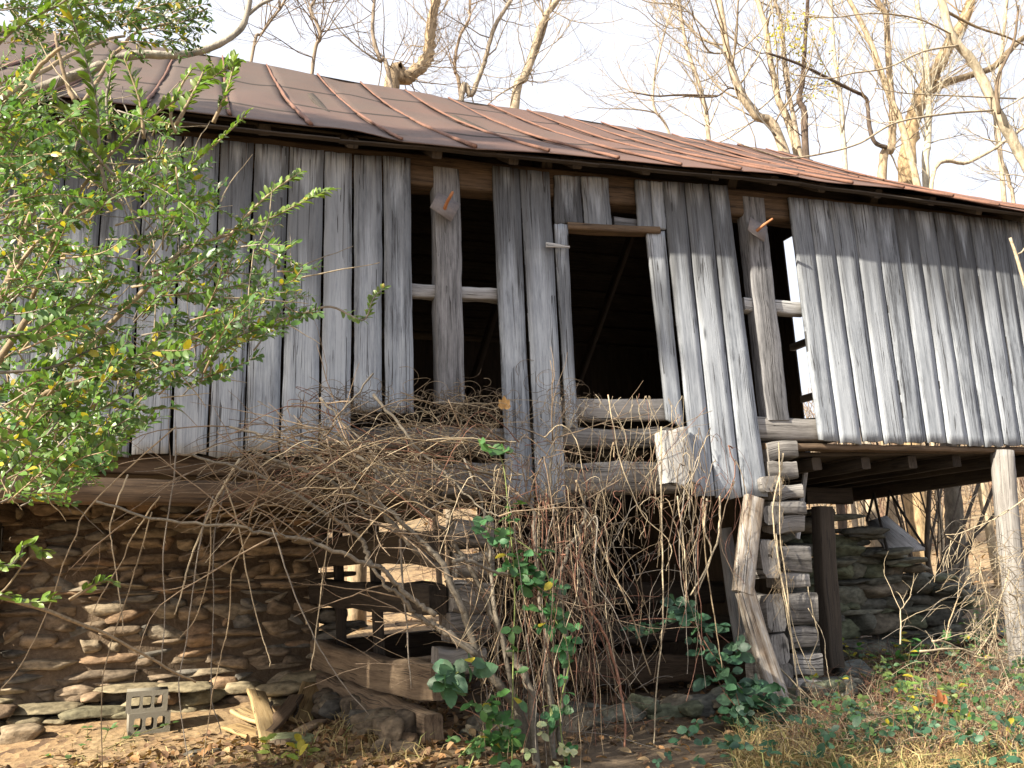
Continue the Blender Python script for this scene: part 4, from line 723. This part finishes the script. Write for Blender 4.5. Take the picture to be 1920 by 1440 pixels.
tube(m, catmull(pp([(462, 30), (490, 8), (525, -8), (560, -30)], -1.6), 4), .012, .007, 5, (.33, .30, .25)); m.build('branches', M_BARK, tr)
# tall narrow cedar added beyond the left edge, its crown shaped to shade the left boards
tr = thing('shade_cedar', 'tall narrow dark green cedar added out of view at left to shade the boards', 'tree'); TX, TY = -8.6, -3.35; m, ml = MB(), MB()
tube(m, wiggle(catmull([(TX, TY, -.2), (TX + .05, TY, 4), (TX - .05, TY, 9), (TX, TY, 13.6)], 8), .006), np.linspace(.2, .02, 25), None, 8, (.2, .14, .1), lump=.08); m.build('trunk', M_BARK, tr); m = MB()
for k in range(110):
    z = rng.uniform(6.6, 13.4); rad = .95 * min(1, (13.9 - z) / 2.5, (z - 5.6) / 1.2); a = rng.uniform(0, 6.28); e = np.array([TX + rad * math.cos(a), TY + rad * math.sin(a), z + .35]); C = catmull([(TX, TY, z), ((TX + e[0]) / 2, (TY + e[1]) / 2, z + .1), e], 4); tube(m, C, .015, .005, 3, (.2, .15, .1)); n = 46
    i = rng.integers(2, len(C), n); leaves(ml, C[i] + rng.normal(0, .14, (n, 3)), rng.normal(0, .6, (n, 3)) + [0, 0, .6], rng.normal(0, 1, (n, 3)), rng.uniform(.10, .2, n), .09, lcol(n, (.05, .085, .035), .3))
m.build('branches', M_BARK, tr); ml.build('foliage', M_LEAF, tr)

# ------------------------------------------------------------------ dead thicket in front of the barn
th_ = thing('bare_thicket', 'leafless arching shrub with grey stems spreading left below the boards', 'shrub'); m = MB()
stems = [([(1000, 1470), (980, 1353), (947, 1300), (913, 1260), (893, 1227), (870, 1147), (847, 1100), (833, 1070), (783, 1037), (733, 980), (690, 940), (600, 895), (480, 850)], (-.9, -.5), .032), ([(893, 1227), (840, 1190), (823, 1177), (813, 1170), (783, 1157), (760, 1127), (727, 1100), (697, 1063)], (-.8, -.7), .024), ([(697, 1063), (687, 1037), (677, 1010), (633, 977), (530, 915), (420, 870), (330, 850)], (-.7, -.6), .018), ([(817, 1153), (787, 1133), (747, 1100), (720, 1070), (697, 1058), (610, 1027), (567, 1010), (500, 1000), (420, 985), (300, 975), (180, 940)], (-.8, -.8), .018), ([(870, 1150), (830, 1060), (793, 1017), (733, 963), (640, 890), (560, 840), (430, 800)], (-.9, -.5), .02), ([(1010, 1470), (993, 1293), (965, 1240), (943, 1200), (910, 1120), (860, 1030), (800, 960), (700, 880), (640, 830)], (-1.0, -.5), .026), ([(1065, 1470), (1050, 1360), (1060, 1250), (1055, 1150), (1047, 1093), (1067, 1027), (1093, 980), (1097, 930)], (-.8, -.6), .024), ([(1040, 1470), (1030, 1300), (1020, 1160), (1005, 1050), (1000, 960), (985, 930)], (-.8, -.5), .024), ([(850, 1053), (870, 1050), (900, 1060), (943, 1077), (1000, 1077), (1033, 1085), (1047, 1100)], (-1.1, -.8), .014), ([(1000, 1470), (940, 1200), (920, 1080), (915, 1000), (900, 930), (870, 860)], (-.9, -.5), .018), ([(1030, 960), (1032, 880), (1038, 830), (1048, 805)], -.5, .012), ([(700, 740), (750, 800), (790, 850), (850, 905), (900, 950), (935, 968)], (-.6, -1.0), .011), ([(600, 745), (640, 790), (690, 840), (740, 900)], -.7, .008), ([(700, 700), (650, 760), (620, 800), (600, 830)], -.7, .007), ([(660, 920), (690, 970), (720, 990), (750, 1000)], -.8, .007)]
for pts, Y, r in stems:
    C = catmull(pp(pts, Y), 6); C[2:-2] += rng.normal(0, .006, (len(C) - 4, 3)); tube(m, C, r * .98, r * .4, 7, tw((.19, .165, .13)), lump=.07)
    for q in range(6):
        i = rng.integers(len(C) // 4, len(C)); dd = (C[i] - C[i - 1]); dd = dd / np.linalg.norm(dd) + rdir() * .8; grow(m, C[i], dd / np.linalg.norm(dd), rng.uniform(.3, .8), .006, 1, (.28, .21, .145), -.02, .8, (2, 5), .2)
m.build('stems', M_TWIG, th_); m = MB()
for k in range(85):    # long twigs fanning to the left
    x0, y0 = rng.uniform(560, 980), rng.uniform(820, 985); ln = rng.uniform(120, 420); a = math.radians(rng.normal(172, 16)); x1, y1 = x0 + ln * math.cos(a), y0 - ln * math.sin(a) * .6 + rng.normal(0, 15)
    if x1 < 170: continue
    Y = rng.uniform(-1.1, -.25); P = catmull(pp([(x0, y0), ((x0 + x1) / 2, (y0 + y1) / 2 - rng.uniform(5, 45)), (x1, y1 + rng.uniform(10, 110))], (Y, Y + rng.uniform(-.2, .2))), 7); tube(m, wiggle(P, .008), rng.uniform(.0028, .006), .002, 3, tw([TAN, BRN, GREYB, BRN, PALE, REDB, TAN][k % 7]))
m.build('twigs', M_TWIG, th_)
tg = MB()
for k in range(430):   # matted tangle over the log gaps
    if k < 310: x, y = rng.normal(800, 115), rng.normal(840, 52)
    else: x, y = rng.normal(600, 130), rng.normal(870, 45)
    if not (430 < x < 1080) or y < np.interp(x, [430, 560, 600, 700, 850, 900, 1000, 1080], [820, 760, 735, 760, 735, 745, 800, 860]): continue
    a = rng.uniform(0, 6.28); ln = rng.uniform(30, 130); Y = rng.uniform(-.55, -.06); cu = rng.normal(0, 26); P = catmull(pp([(x, y), (x + ln * .35 * math.cos(a) + cu, y - ln * .3 * math.sin(a) - abs(cu) * .5), (x + ln * .75 * math.cos(a) - cu * .4, y - ln * .5 * math.sin(a)), (x + ln * math.cos(a), y - ln * .4 * math.sin(a) + rng.uniform(0, 40))], (Y, Y + rng.uniform(-.15, .15))), 4); tube(tg, P, rng.uniform(.0018, .0042), .0015, 3, tw([TAN, BRN, TAN, REDB, PALE, BRN, PALE][k % 7]))
for k in range(260):    # knotted clumps
    cx_, cy_, sx, sy = [(860, 765, 40, 22), (1060, 765, 28, 25), (680, 755, 45, 18), (930, 790, 35, 30)][k % 4]; x, y = rng.normal(cx_, sx), rng.normal(cy_, sy); Y = rng.uniform(-.3, -.04); th0 = rng.uniform(0, 6.28); rr = rng.uniform(8, 26); P = catmull(pp([(x + rr * math.cos(th0 + t), y + rr * .8 * math.sin(th0 + t)) for t in np.linspace(0, rng.uniform(2, 4.6), 6)], (Y, Y + .06)), 3); tube(tg, P, .0022, .0016, 3, tw([BRN, TAN, BRN][k % 3]))
tag(tg.build('vine_tangle', M_TWIG), 'matted tangle of dry vines lying over the gaps between the logs', 'vine tangle', kind='stuff')
vc = MB()
for k in range(165):    # canes hanging in front of the opening, thick at the left, sparse at the right
    if k < 125: x0 = 935 + 190 * rng.random() ** 1.3; y0 = rng.uniform(850, 1060); ybot = rng.uniform(1120, 1470); dx = rng.normal(18, 85)
    else: x0 = rng.uniform(1110, 1390); y0 = rng.uniform(790, 945); ybot = rng.uniform(1010, 1330) if k % 3 else rng.uniform(1000, 1120); dx = rng.normal(0, 34)
    Y = rng.uniform(-.95, -.2); b1, b2 = rng.normal(0, 16), rng.normal(0, 16)
    P = catmull(pp([(x0 - dx * .35, y0 + rng.uniform(0, 40)), (x0, y0 + 12), (x0 + dx * .3 + b1, y0 + (ybot - y0) * .35), (x0 + dx * .5 + b2, y0 + (ybot - y0) * .68), (x0 + dx * .85, ybot)], (Y, Y + rng.uniform(-.35, .2))), 6); tube(vc, wiggle(P, .009), rng.choice([.0018, .0025, .0035, .005, .0075], p=[.25, .3, .25, .14, .06]), .0018, 3, tw([TAN, REDB, BRN, BRN, TAN, GREYB, PALE, REDB][k % 8]))
for k in range(75):     # thin criss-cross canes over the open logs under the door
    x, y = rng.uniform(1030, 1290), rng.uniform(745, 950); a = rng.normal(1.6, .55); ln = min(rng.uniform(70, 230), 2 * max(y - 742, 12)); Y = rng.uniform(-.3, -.08); P = catmull(pp([(x - ln * .5 * math.cos(a), y - ln * .5 * math.sin(a)), (x + rng.normal(0, 12), y), (x + ln * .5 * math.cos(a), y + ln * .5 * math.sin(a))], (Y, Y - .15)), 6); tube(vc, wiggle(P, .006), rng.uniform(.0016, .0032), .0015, 3, tw([TAN, PALE, PALE, REDB][k % 4]))
for k in range(330):    # criss-cross canes low down
    x, y = 890 + 350 * rng.random() ** 1.2, rng.uniform(930, 1450); a = rng.uniform(0, 3.14); ln = rng.uniform(40, 170); Y = rng.uniform(-.9, -.2); P = catmull(pp([(x, y), (x + ln * .5 * math.cos(a) + rng.normal(0, 14), y - ln * .5 * math.sin(a) - 10), (x + ln * math.cos(a), y - ln * math.sin(a))], (Y, Y + .1)), 5); tube(vc, wiggle(P, .005), rng.uniform(.0018, .0048), .0016, 3, tw([REDB, TAN, BRN, GREYB, BRN][k % 5]))
for pts, r, c in [([(1062, 1060), (1095, 1120), (1140, 1200), (1160, 1290), (1168, 1380), (1162, 1460)], .012, (.34, .17, .11)), ([(1240, 800), (1242, 960), (1244, 1150), (1232, 1290), (1222, 1450)], .007, PALE), ([(1080, 900), (1120, 1010), (1180, 1130), (1225, 1270)], .008, TAN), ([(1325, 935), (1322, 990), (1335, 1040), (1305, 1115)], .008, PALE), ([(1350, 930), (1352, 990), (1330, 1060), (1298, 1118)], .009, PALE), ([(1270, 930), (1282, 1010), (1290, 1110), (1288, 1140)], .006, PALE), ([(1318, 930), (1322, 1010), (1345, 1180), (1352, 1260)], .006, TAN), ([(1020, 820), (1050, 800), (1075, 830), (1090, 900)], .005, PALE), ([(1140, 740), (1160, 850), (1200, 960), (1255, 1020), (1245, 1070)], .005, PALE)]: tube(vc, wiggle(catmull(pp(pts, (-.6, -.7)), 7), .005), r, r * .6, 5, c)
tag(vc.build('vine_curtain', M_TWIG), 'curtain of dry canes hanging in front of the dark crib opening', 'vine curtain', kind='stuff')
hv = [[(240, 870), (330, 800), (238, 880), (160, 960), (145, 1000), (120, 1060), (95, 1140), (40, 1250), (0, 1300)], [(330, 800), (328, 880), (318, 960), (305, 1040), (308, 1140), (300, 1250)], [(450, 860), (405, 940), (375, 1010), (360, 1050), (345, 1100), (333, 1150)], [(300, 930), (275, 970), (245, 1015), (235, 1055), (195, 1130), (180, 1175)], [(400, 930), (380, 1000), (362, 1100), (350, 1200), (335, 1300), (352, 1440)], [(240, 890), (212, 960), (207, 1000), (215, 1050), (225, 1140), (228, 1190)], [(285, 960), (262, 1050), (245, 1110), (203, 1260), (202, 1440)], [(420, 920), (405, 980), (400, 1060), (402, 1140), (400, 1300), (418, 1378)], [(420, 900), (450, 990), (470, 1090), (490, 1180), (505, 1235), (507, 1250)], [(490, 960), (450, 1040), (432, 1090), (428, 1180), (412, 1240), (395, 1330), (378, 1440)], [(510, 990), (540, 1080), (590, 1200), (640, 1280), (690, 1340)], [(620, 970), (605, 1080), (590, 1200), (580, 1260)], [(395, 960), (392, 1060), (370, 1150), (330, 1200)], [(750, 1010), (755, 1100), (765, 1200), (772, 1290)]]
hl = ['long hanging vine nearest the left edge, reaching down to the wall foot', 'hanging vine dropping straight, right of the leftmost long one', 'thick pale hanging stick with a broken tip in front of the dark stone wall']
for k, pts in enumerate(hv):
    m = MB(); Y = -.55 if k != 10 else -.9; C = wiggle(catmull(pp(pts[1:] if k == 0 else pts, Y), 6), .0035); tube(m, C, .0085 if k in (2, 13) else .0048, .004 if k in (2, 13) else .0028, 5, tw([TAN, GREYB, PALE][k % 3]), lump=.15)
    for q in range(5): i = rng.integers(2, len(C)); tube(m, np.array([C[i], C[i] + rdir() * .03]), .002, .001, 3, TAN)
    tag(m.build('hanging_vine', M_TWIG), hl[k] if k < 3 else 'thin dry vine hanging in front of the shaded stone wall and crib', 'vine', 'dry vines hanging at the left')
wv = MB()
for pts, r in [([(1468, 850), (1460, 900), (1450, 960), (1462, 1060), (1480, 1150), (1492, 1230), (1502, 1290)], .008), ([(1460, 830), (1461, 900), (1462, 1000), (1475, 1100), (1485, 1200), (1505, 1360)], .006), ([(1455, 1000), (1470, 1120), (1490, 1220), (1520, 1300), (1570, 1360)], .005), ([(1515, 1100), (1522, 1150), (1530, 1190), (1515, 1240), (1525, 1260)], .005), ([(1515, 1140), (1540, 1190), (1545, 1240), (1555, 1290)], .004), ([(1450, 1240), (1500, 1290), (1540, 1330), (1600, 1390), (1640, 1440)], .007), ([(1460, 1250), (1520, 1320), (1580, 1400)], .005), ([(1502, 1310), (1504, 1365)], .012), ([(1430, 1260), (1480, 1300), (1560, 1330), (1600, 1370)], .005), ([(1470, 1090), (1490, 1180), (1520, 1260), (1550, 1350)], .004)]: tube(wv, wiggle(catmull(pp(pts, (-.12, -.35)), 7), .004), r, r * .6, 5, tw(PALE))
for k in range(70): x, y = rng.normal(1464, 10), rng.choice([905, 1010, 1075, 1090]) + rng.normal(0, 22); P = catmull(pp([(x, y), (x + rng.normal(0, 8), y + 12), (x + rng.normal(0, 10), y + 34)], -.13), 3); tube(wv, P, .002, .001, 3, tw(TAN))
tag(wv.build('dry_vine', M_TWIG), 'pale dry vine climbing the corner stack of squared logs', 'vine')
br = thing('bare_bush', 'pale arching leafless canes growing round the round corner post at right', 'bush'); m = MB(); P_ = [[(1774, 1199), (1785, 1145), (1817, 1077), (1861, 1058)], [(1725, 1221), (1806, 1218), (1868, 1242), (1940, 1220)], [(1748, 1202), (1777, 1204), (1833, 1231), (1866, 1242), (1930, 1260)], [(1833, 1050), (1850, 1118), (1862, 1180), (1870, 1260)], [(1893, 1072), (1871, 1139), (1860, 1185), (1823, 1245), (1800, 1300)], [(1688, 1208), (1687, 1150), (1692, 1139), (1708, 1115)], [(1776, 1006), (1822, 1033), (1844, 1077), (1860, 1131), (1870, 1200)], [(1930, 930), (1874, 968), (1806, 1001), (1776, 1006)], [(1890, 1110), (1905, 1125), (1915, 1180), (1920, 1260)], [(1905, 1245), (1880, 1290), (1862, 1320)], [(1910, 1248), (1890, 1300), (1870, 1360), (1868, 1410)], [(1850, 1230), (1900, 1250), (1960, 1270)], [(1840, 1330), (1815, 1380), (1800, 1420)]]
for k, pts in enumerate(P_):
    C = wiggle(catmull(pp(pts, (-.5, -.35)), 6), .004); tube(m, C, .0095 if k in (1, 2) else .0062, .003, 5, tw(PALE if k % 3 else TAN))
    for q in range(5): i = rng.integers(1, len(C)); dd = C[i] - C[i - 1]; dd = dd / np.linalg.norm(dd) + rdir() * .8; grow(m, C[i], dd, rng.uniform(.15, .5), .0035, 1, PALE, 0, .8, (1, 4), .2)
for k in range(170): x, y = rng.normal(1880, 45), rng.normal(1130, 70); a = rng.uniform(0, 6.28); ln = rng.uniform(30, 120); P = catmull(pp([(x, y), (x + ln * .5 * math.cos(a), y - ln * .3 * math.sin(a) - 14), (x + ln * math.cos(a), y - ln * .5 * math.sin(a) + 15)], -.45 + rng.uniform(-.3, .25)), 5); tube(m, P, .003, .0015, 3, tw([PALE, TAN, GREYB][k % 3]))
m.build('canes', M_TWIG, br)
m = MB(); tube(m, catmull(np.vstack([[6.3, -1.5, .1], [5.9, -1.35, 1.0], pp([(1960, 640), (1930, 560), (1913, 505), (1905, 478), (1894, 446)], -1.2)]), 5), .02, .012, 7, PALE, lump=.08); tube(m, catmull(pp([(1905, 478), (1918, 470), (1935, 440)], -1.2), 4), .008, .005, 5, PALE); tag(m.build('branch', M_TWIG), 'snapped pale branch stub poking in at the right edge', 'branch')

# ------------------------------------------------------------------ green brambles, weeds, ivy
def trifol(ml, p, n_, sz, base, yellow=.0):
    """a compound leaf: three broad leaflets"""
    d = n_ + rng.normal(0, .3, 3); d[2] -= .2; d /= np.linalg.norm(d); s = np.cross(d, [0, 0, 1]); s /= np.linalg.norm(s) + 1e-6; Nn = np.array([-.2, -.7, .6]) + rng.normal(0, .35, 3); D = np.array([d, d * .25 + s, d * .25 - s]); leaves(ml, np.array([p + d * .15 * sz, p, p]), D, np.array([Nn] * 3), np.array([1.05, .9, .9]) * sz, sz * .66, lcol(3, base, .3, yellow), .2)
bb = thing('bramble', 'green leafy bramble trailing down in front of the crib opening', 'bramble'); mt, ml = MB(), MB()
canes = [[(1180, 1165), (1230, 1160), (1290, 1165), (1340, 1185), (1390, 1225)], [(1270, 1150), (1300, 1170), (1345, 1240), (1400, 1300), (1460, 1360)], [(1320, 1180), (1370, 1270), (1420, 1320), (1500, 1390), (1560, 1440)], [(1310, 1190), (1330, 1240), (1360, 1300), (1420, 1370)], [(1480, 1460), (1440, 1400), (1400, 1360), (1380, 1300)], [(1330, 1440), (1370, 1400), (1440, 1390), (1530, 1400)], [(1560, 1460), (1600, 1420), (1640, 1400)], [(1340, 1400), (1390, 1380), (1440, 1400), (1500, 1430)], [(1360, 1300), (1410, 1290), (1440, 1310), (1480, 1360)]]
for pts in canes:
    C = catmull(pp(pts, (-.35, -.6)), 6); tube(mt, C, .005, .003, 5, tw(REDB)); 
    for q in range(15):
        i = rng.integers(0, len(C)); trifol(ml, C[i] + rng.normal(0, .05, 3), rdir() * [1, .5, .6] + [0, -.3, 0], rng.uniform(.075, .13), (.05, .115, .065))
mt.build('stems', M_TWIG, bb); ml.build('foliage', M_DULL, bb)
iv = thing('ivy', 'green and cream climbing leaves winding up the central grey stems', 'ivy'); mt, ml = MB(), MB()
for pts, n, c, sz in [([(960, 1440), (962, 1250), (965, 1100), (955, 980), (940, 860), (900, 830)], 26, (.07, .17, .05), .075), ([(1060, 1440), (1050, 1330), (1068, 1230), (1040, 1160), (1000, 1090), (960, 1060)], 46, (.06, .17, .06), .08), ([(1040, 1150), (1020, 1060), (980, 1020), (900, 980)], 14, (.06, .15, .06), .08), ([(860, 1260), (835, 1275), (850, 1250)], 10, (.06, .14, .07), .13), ([(900, 1320), (940, 1370), (950, 1430)], 18, (.07, .17, .05), .08), ([(880, 1440), (900, 1380), (860, 1420)], 16, (.06, .14, .04), .06)]:
    C = catmull(pp(pts, (-1.0, -.9)), 8); tube(mt, C, .006, .004, 4, (.2, .24, .08))
    for q in range(n): trifol(ml, C[rng.integers(0, len(C))] + rng.normal(0, .04, 3), rdir() + [0, -.4, -.2], sz * rng.uniform(.7, 1.2), c, .03)
for q in range(9): trifol(ml, at(rng.normal(1032, 20), rng.normal(1395, 38), -1.05), rdir() + [0, -.5, 0], .06, (.42, .44, .24), 0)
mt.build('stems', M_TWIG, iv); ml.build('foliage', M_DULL, iv)
def weed(label, px, py, n, sz, c, h, yellow=.1, spread=.18):
    p = atz(px, py, .1); p[2] = float(gh(p[0], p[1])); t = thing('weed', label, 'weed', 'weeds at the foot of the stone wall'); mt, ml = MB(), MB()
    for k in range(max(3, n // 6)):
        q = p + rng.normal(0, spread * .5, 3) * [1, 1, 0]; e = q + [rng.normal(0, spread), rng.normal(0, spread), h * rng.uniform(.6, 1.1)]; C = catmull([q, (q + e) / 2 + rng.normal(0, .02, 3), e], 5); tube(mt, C, .004, .002, 4, tw((.22, .2, .08)))
        for j in range(6): i = rng.integers(3, len(C)); d = rdir(); d[2] = abs(d[2]) * .3; leaves(ml, [C[i]], [d], [[0, -.4, 1]], sz * rng.uniform(.7, 1.2), sz * .55, lcol(1, c, .25, yellow))
    mt.build('stems', M_TWIG, t); ml.build('foliage', M_DULL, t)
weed('weed with narrow yellowing leaves in front of the dark wall', 1620, 1245, 40, .06, (.16, .22, .05), .32, .5)
weed('bright green broad-leaved weed right of the yellowing one', 1700, 1262, 60, .09, (.07, .2, .05), .34, .15, .24)
weed('leafy weed below the round corner post, left of its foot', 1850, 1215, 60, .08, (.13, .23, .06), .5, .1)
weed('lime leaves low in the leaf litter left of centre', 540, 1440, 26, .09, (.26, .32, .07), .12, .4)
weed('dark round-leaved seedling beside the bottom left rock', 170, 1415, 30, .06, (.08, .15, .05), .12, .1, .2)
weed('yellow-green weed leaning over bare soil in front of the tumbled wall', 1740, 1330, 48, .085, (.17, .25, .06), .26, .3, .24)
# ground cover on the right: leaves, thin stems and dry grass beyond counting
mt, ml = MB(), MB()
for k in range(330):
    px, py = rng.uniform(1530, 1960), rng.uniform(1230, 1440)
    if px < 1640 and py < 1330: continue
    p = atz(px, py, .08); p[2] = float(gh(p[0], p[1])); h = rng.uniform(.05, .3); e = p + [rng.normal(0, .1), rng.normal(0, .1), h]; C = catmull([p, (p + e) / 2 + rng.normal(0, .02, 3), e], 3); tube(mt, C, .0025, .0015, 3, tw([(.2, .16, .08), REDB][k % 2]))
    for j in range(rng.integers(1, 4)): trifol(ml, C[-1 - j] + rng.normal(0, .02, 3), rdir() + [0, -.2, 0], rng.uniform(.03, .06), [(.055, .12, .05), (.08, .15, .045), (.05, .105, .06), (.12, .17, .05)][rng.integers(4)], .02)
for k in range(80):
    px, py = rng.uniform(1230, 1960), rng.uniform(1395, 1470); p = atz(px, py, .08); p[2] = float(gh(p[0], p[1])); trifol(ml, p + [0, 0, rng.uniform(.05, .22)], rdir() + [0, -.3, 0], rng.uniform(.035, .08), (.045, .115, .062), .0)
for k in range(1900):
    px, py = rng.uniform(1480, 1960), rng.uniform(1225, 1440); p = atz(px, py, .08); p[2] = float(gh(p[0], p[1])); e = p + [rng.normal(0, .2), rng.normal(0, .15), rng.uniform(.02, .28)]; tube(mt, catmull([p, (p + e) / 2 + [0, 0, .06], e], 3), .0025, .0012, 3, tw([TAN, REDB, BRN, BRN, REDB, PALE][k % 6]))
u = ml.build('undergrowth', M_DULL); tag(u, 'low green bramble and ivy leaves covering the ground at right', 'undergrowth', kind='stuff'); u2 = mt.build('dead_stems', M_TWIG); tag(u2, 'thin brown dead stems among the undergrowth at right', 'dead stems', kind='stuff')
gr = MB(); n = 5200; px = np.concatenate([rng.uniform(1380, 1990, n - 900), rng.uniform(560, 820, 300), rng.uniform(100, 700, 600)]); py = np.concatenate([1335 + 140 * rng.random(n - 900) ** .5, rng.uniform(1380, 1460, 300), rng.uniform(1410, 1470, 600)])
P = np.array([atz(a, b_, .05) for a, b_ in zip(px, py)]); P[:, 2] = gh(P[:, 0], P[:, 1]) - .01; hgt = rng.uniform(.08, .3, n); hgt[-600:] *= .35; D = np.stack([rng.normal(0, .6, n), rng.normal(0, .5, n), np.full(n, .7)], 1); D /= np.linalg.norm(D, axis=1)[:, None]; S = np.cross(D, rng.normal(0, 1, (n, 3))); S /= np.linalg.norm(S, axis=1)[:, None]; wdt = rng.uniform(.002, .005, n)[:, None]
M1 = P + D * hgt[:, None] * .55; M2 = P + D * hgt[:, None] + np.stack([rng.normal(0, .05, n), rng.normal(0, .05, n), -.25 * hgt], 1); V = np.stack([P - S * wdt, P + S * wdt, M1 + S * wdt * .8, M1 - S * wdt * .8, M2], 1).reshape(-1, 3); b5 = np.arange(n)[:, None] * 5; gc = np.array([(.46, .36, .17), (.36, .27, .13), (.30, .19, .1), (.25, .27, .1)])[rng.choice(4, n, p=[.45, .3, .15, .1])] * rng.uniform(.7, 1.15, (n, 1)); gr.add(V, [b5 + np.array([[0, 1, 2, 3]]), b5 + np.array([[3, 2, 4]])], np.repeat(gc, 5, axis=0)); tag(gr.build('dry_grass', M_LITTER), 'straw-coloured dry grass along the bottom of the picture', 'grass', kind='stuff')
lt_ = MB(); n = 11000; X = np.concatenate([rng.uniform(-3, 9, 6000), rng.uniform(-1.5, 2, 2500), rng.uniform(-4, 34, n - 8500)]); Y = np.concatenate([rng.uniform(-2.5, 4, 6000), rng.uniform(-1, 1.7, 2500), rng.uniform(5, 26, n - 8500)]); keep = ~((X < 1) & (Y > 1.3) & (Y < 2.9)) & (rng.random(n) < np.where((X < .6) & (Y > .9), .25, 1)); X, Y = X[keep], Y[keep]; n = len(X); far = Y > 4.5
P = np.stack([X, Y, gh(X, Y) + rng.uniform(.002, .03, n)], 1); sz = np.where(far, rng.uniform(.1, .22, n), rng.uniform(.035, .09, n)); lc = np.array([(.30, .19, .10), (.20, .12, .07), (.40, .28, .15), (.13, .085, .055), (.36, .2, .09)])[rng.integers(0, 5, n)] * rng.uniform(.7, 1.15, (n, 1)); leaves(lt_, P, rng.normal(0, 1, (n, 3)) * [1, 1, .35], rng.normal(0, .45, (n, 3)) + [0, 0, 1], sz, sz * .62, lc, .5); tag(lt_.build('leaf_litter', M_LITTER), 'brown fallen leaves scattered over the dirt and hillside', 'leaf litter', kind='stuff')
for label, px, py, z, sz, c in [('single orange fallen leaf caught on the tangle beside the board', 945, 766, None, .11, (.5, .3, .12)), ('orange-brown maple leaf lying in the weeds at lower right', 1760, 1330, .2, .16, (.45, .17, .07)), ('yellow leaf on the bare soil right of the corner stack', 1588, 1335, .12, .11, (.5, .32, .08))]:
    m = MB(); p = at(px, py, -.35) if z is None else atz(px, py, z); q = np.array([p] * 5); an = np.linspace(-1.1, 1.1, 5); leaves(m, q, np.stack([np.sin(an), np.full(5, -.2), np.cos(an)], 1), np.array([[0, -1, .3]] * 5), sz * np.array([.5, .7, .85, .7, .5]), sz * .4, np.array([c] * 5)); tag(m.build('fallen_leaf', M_LITTER), label, 'leaf')
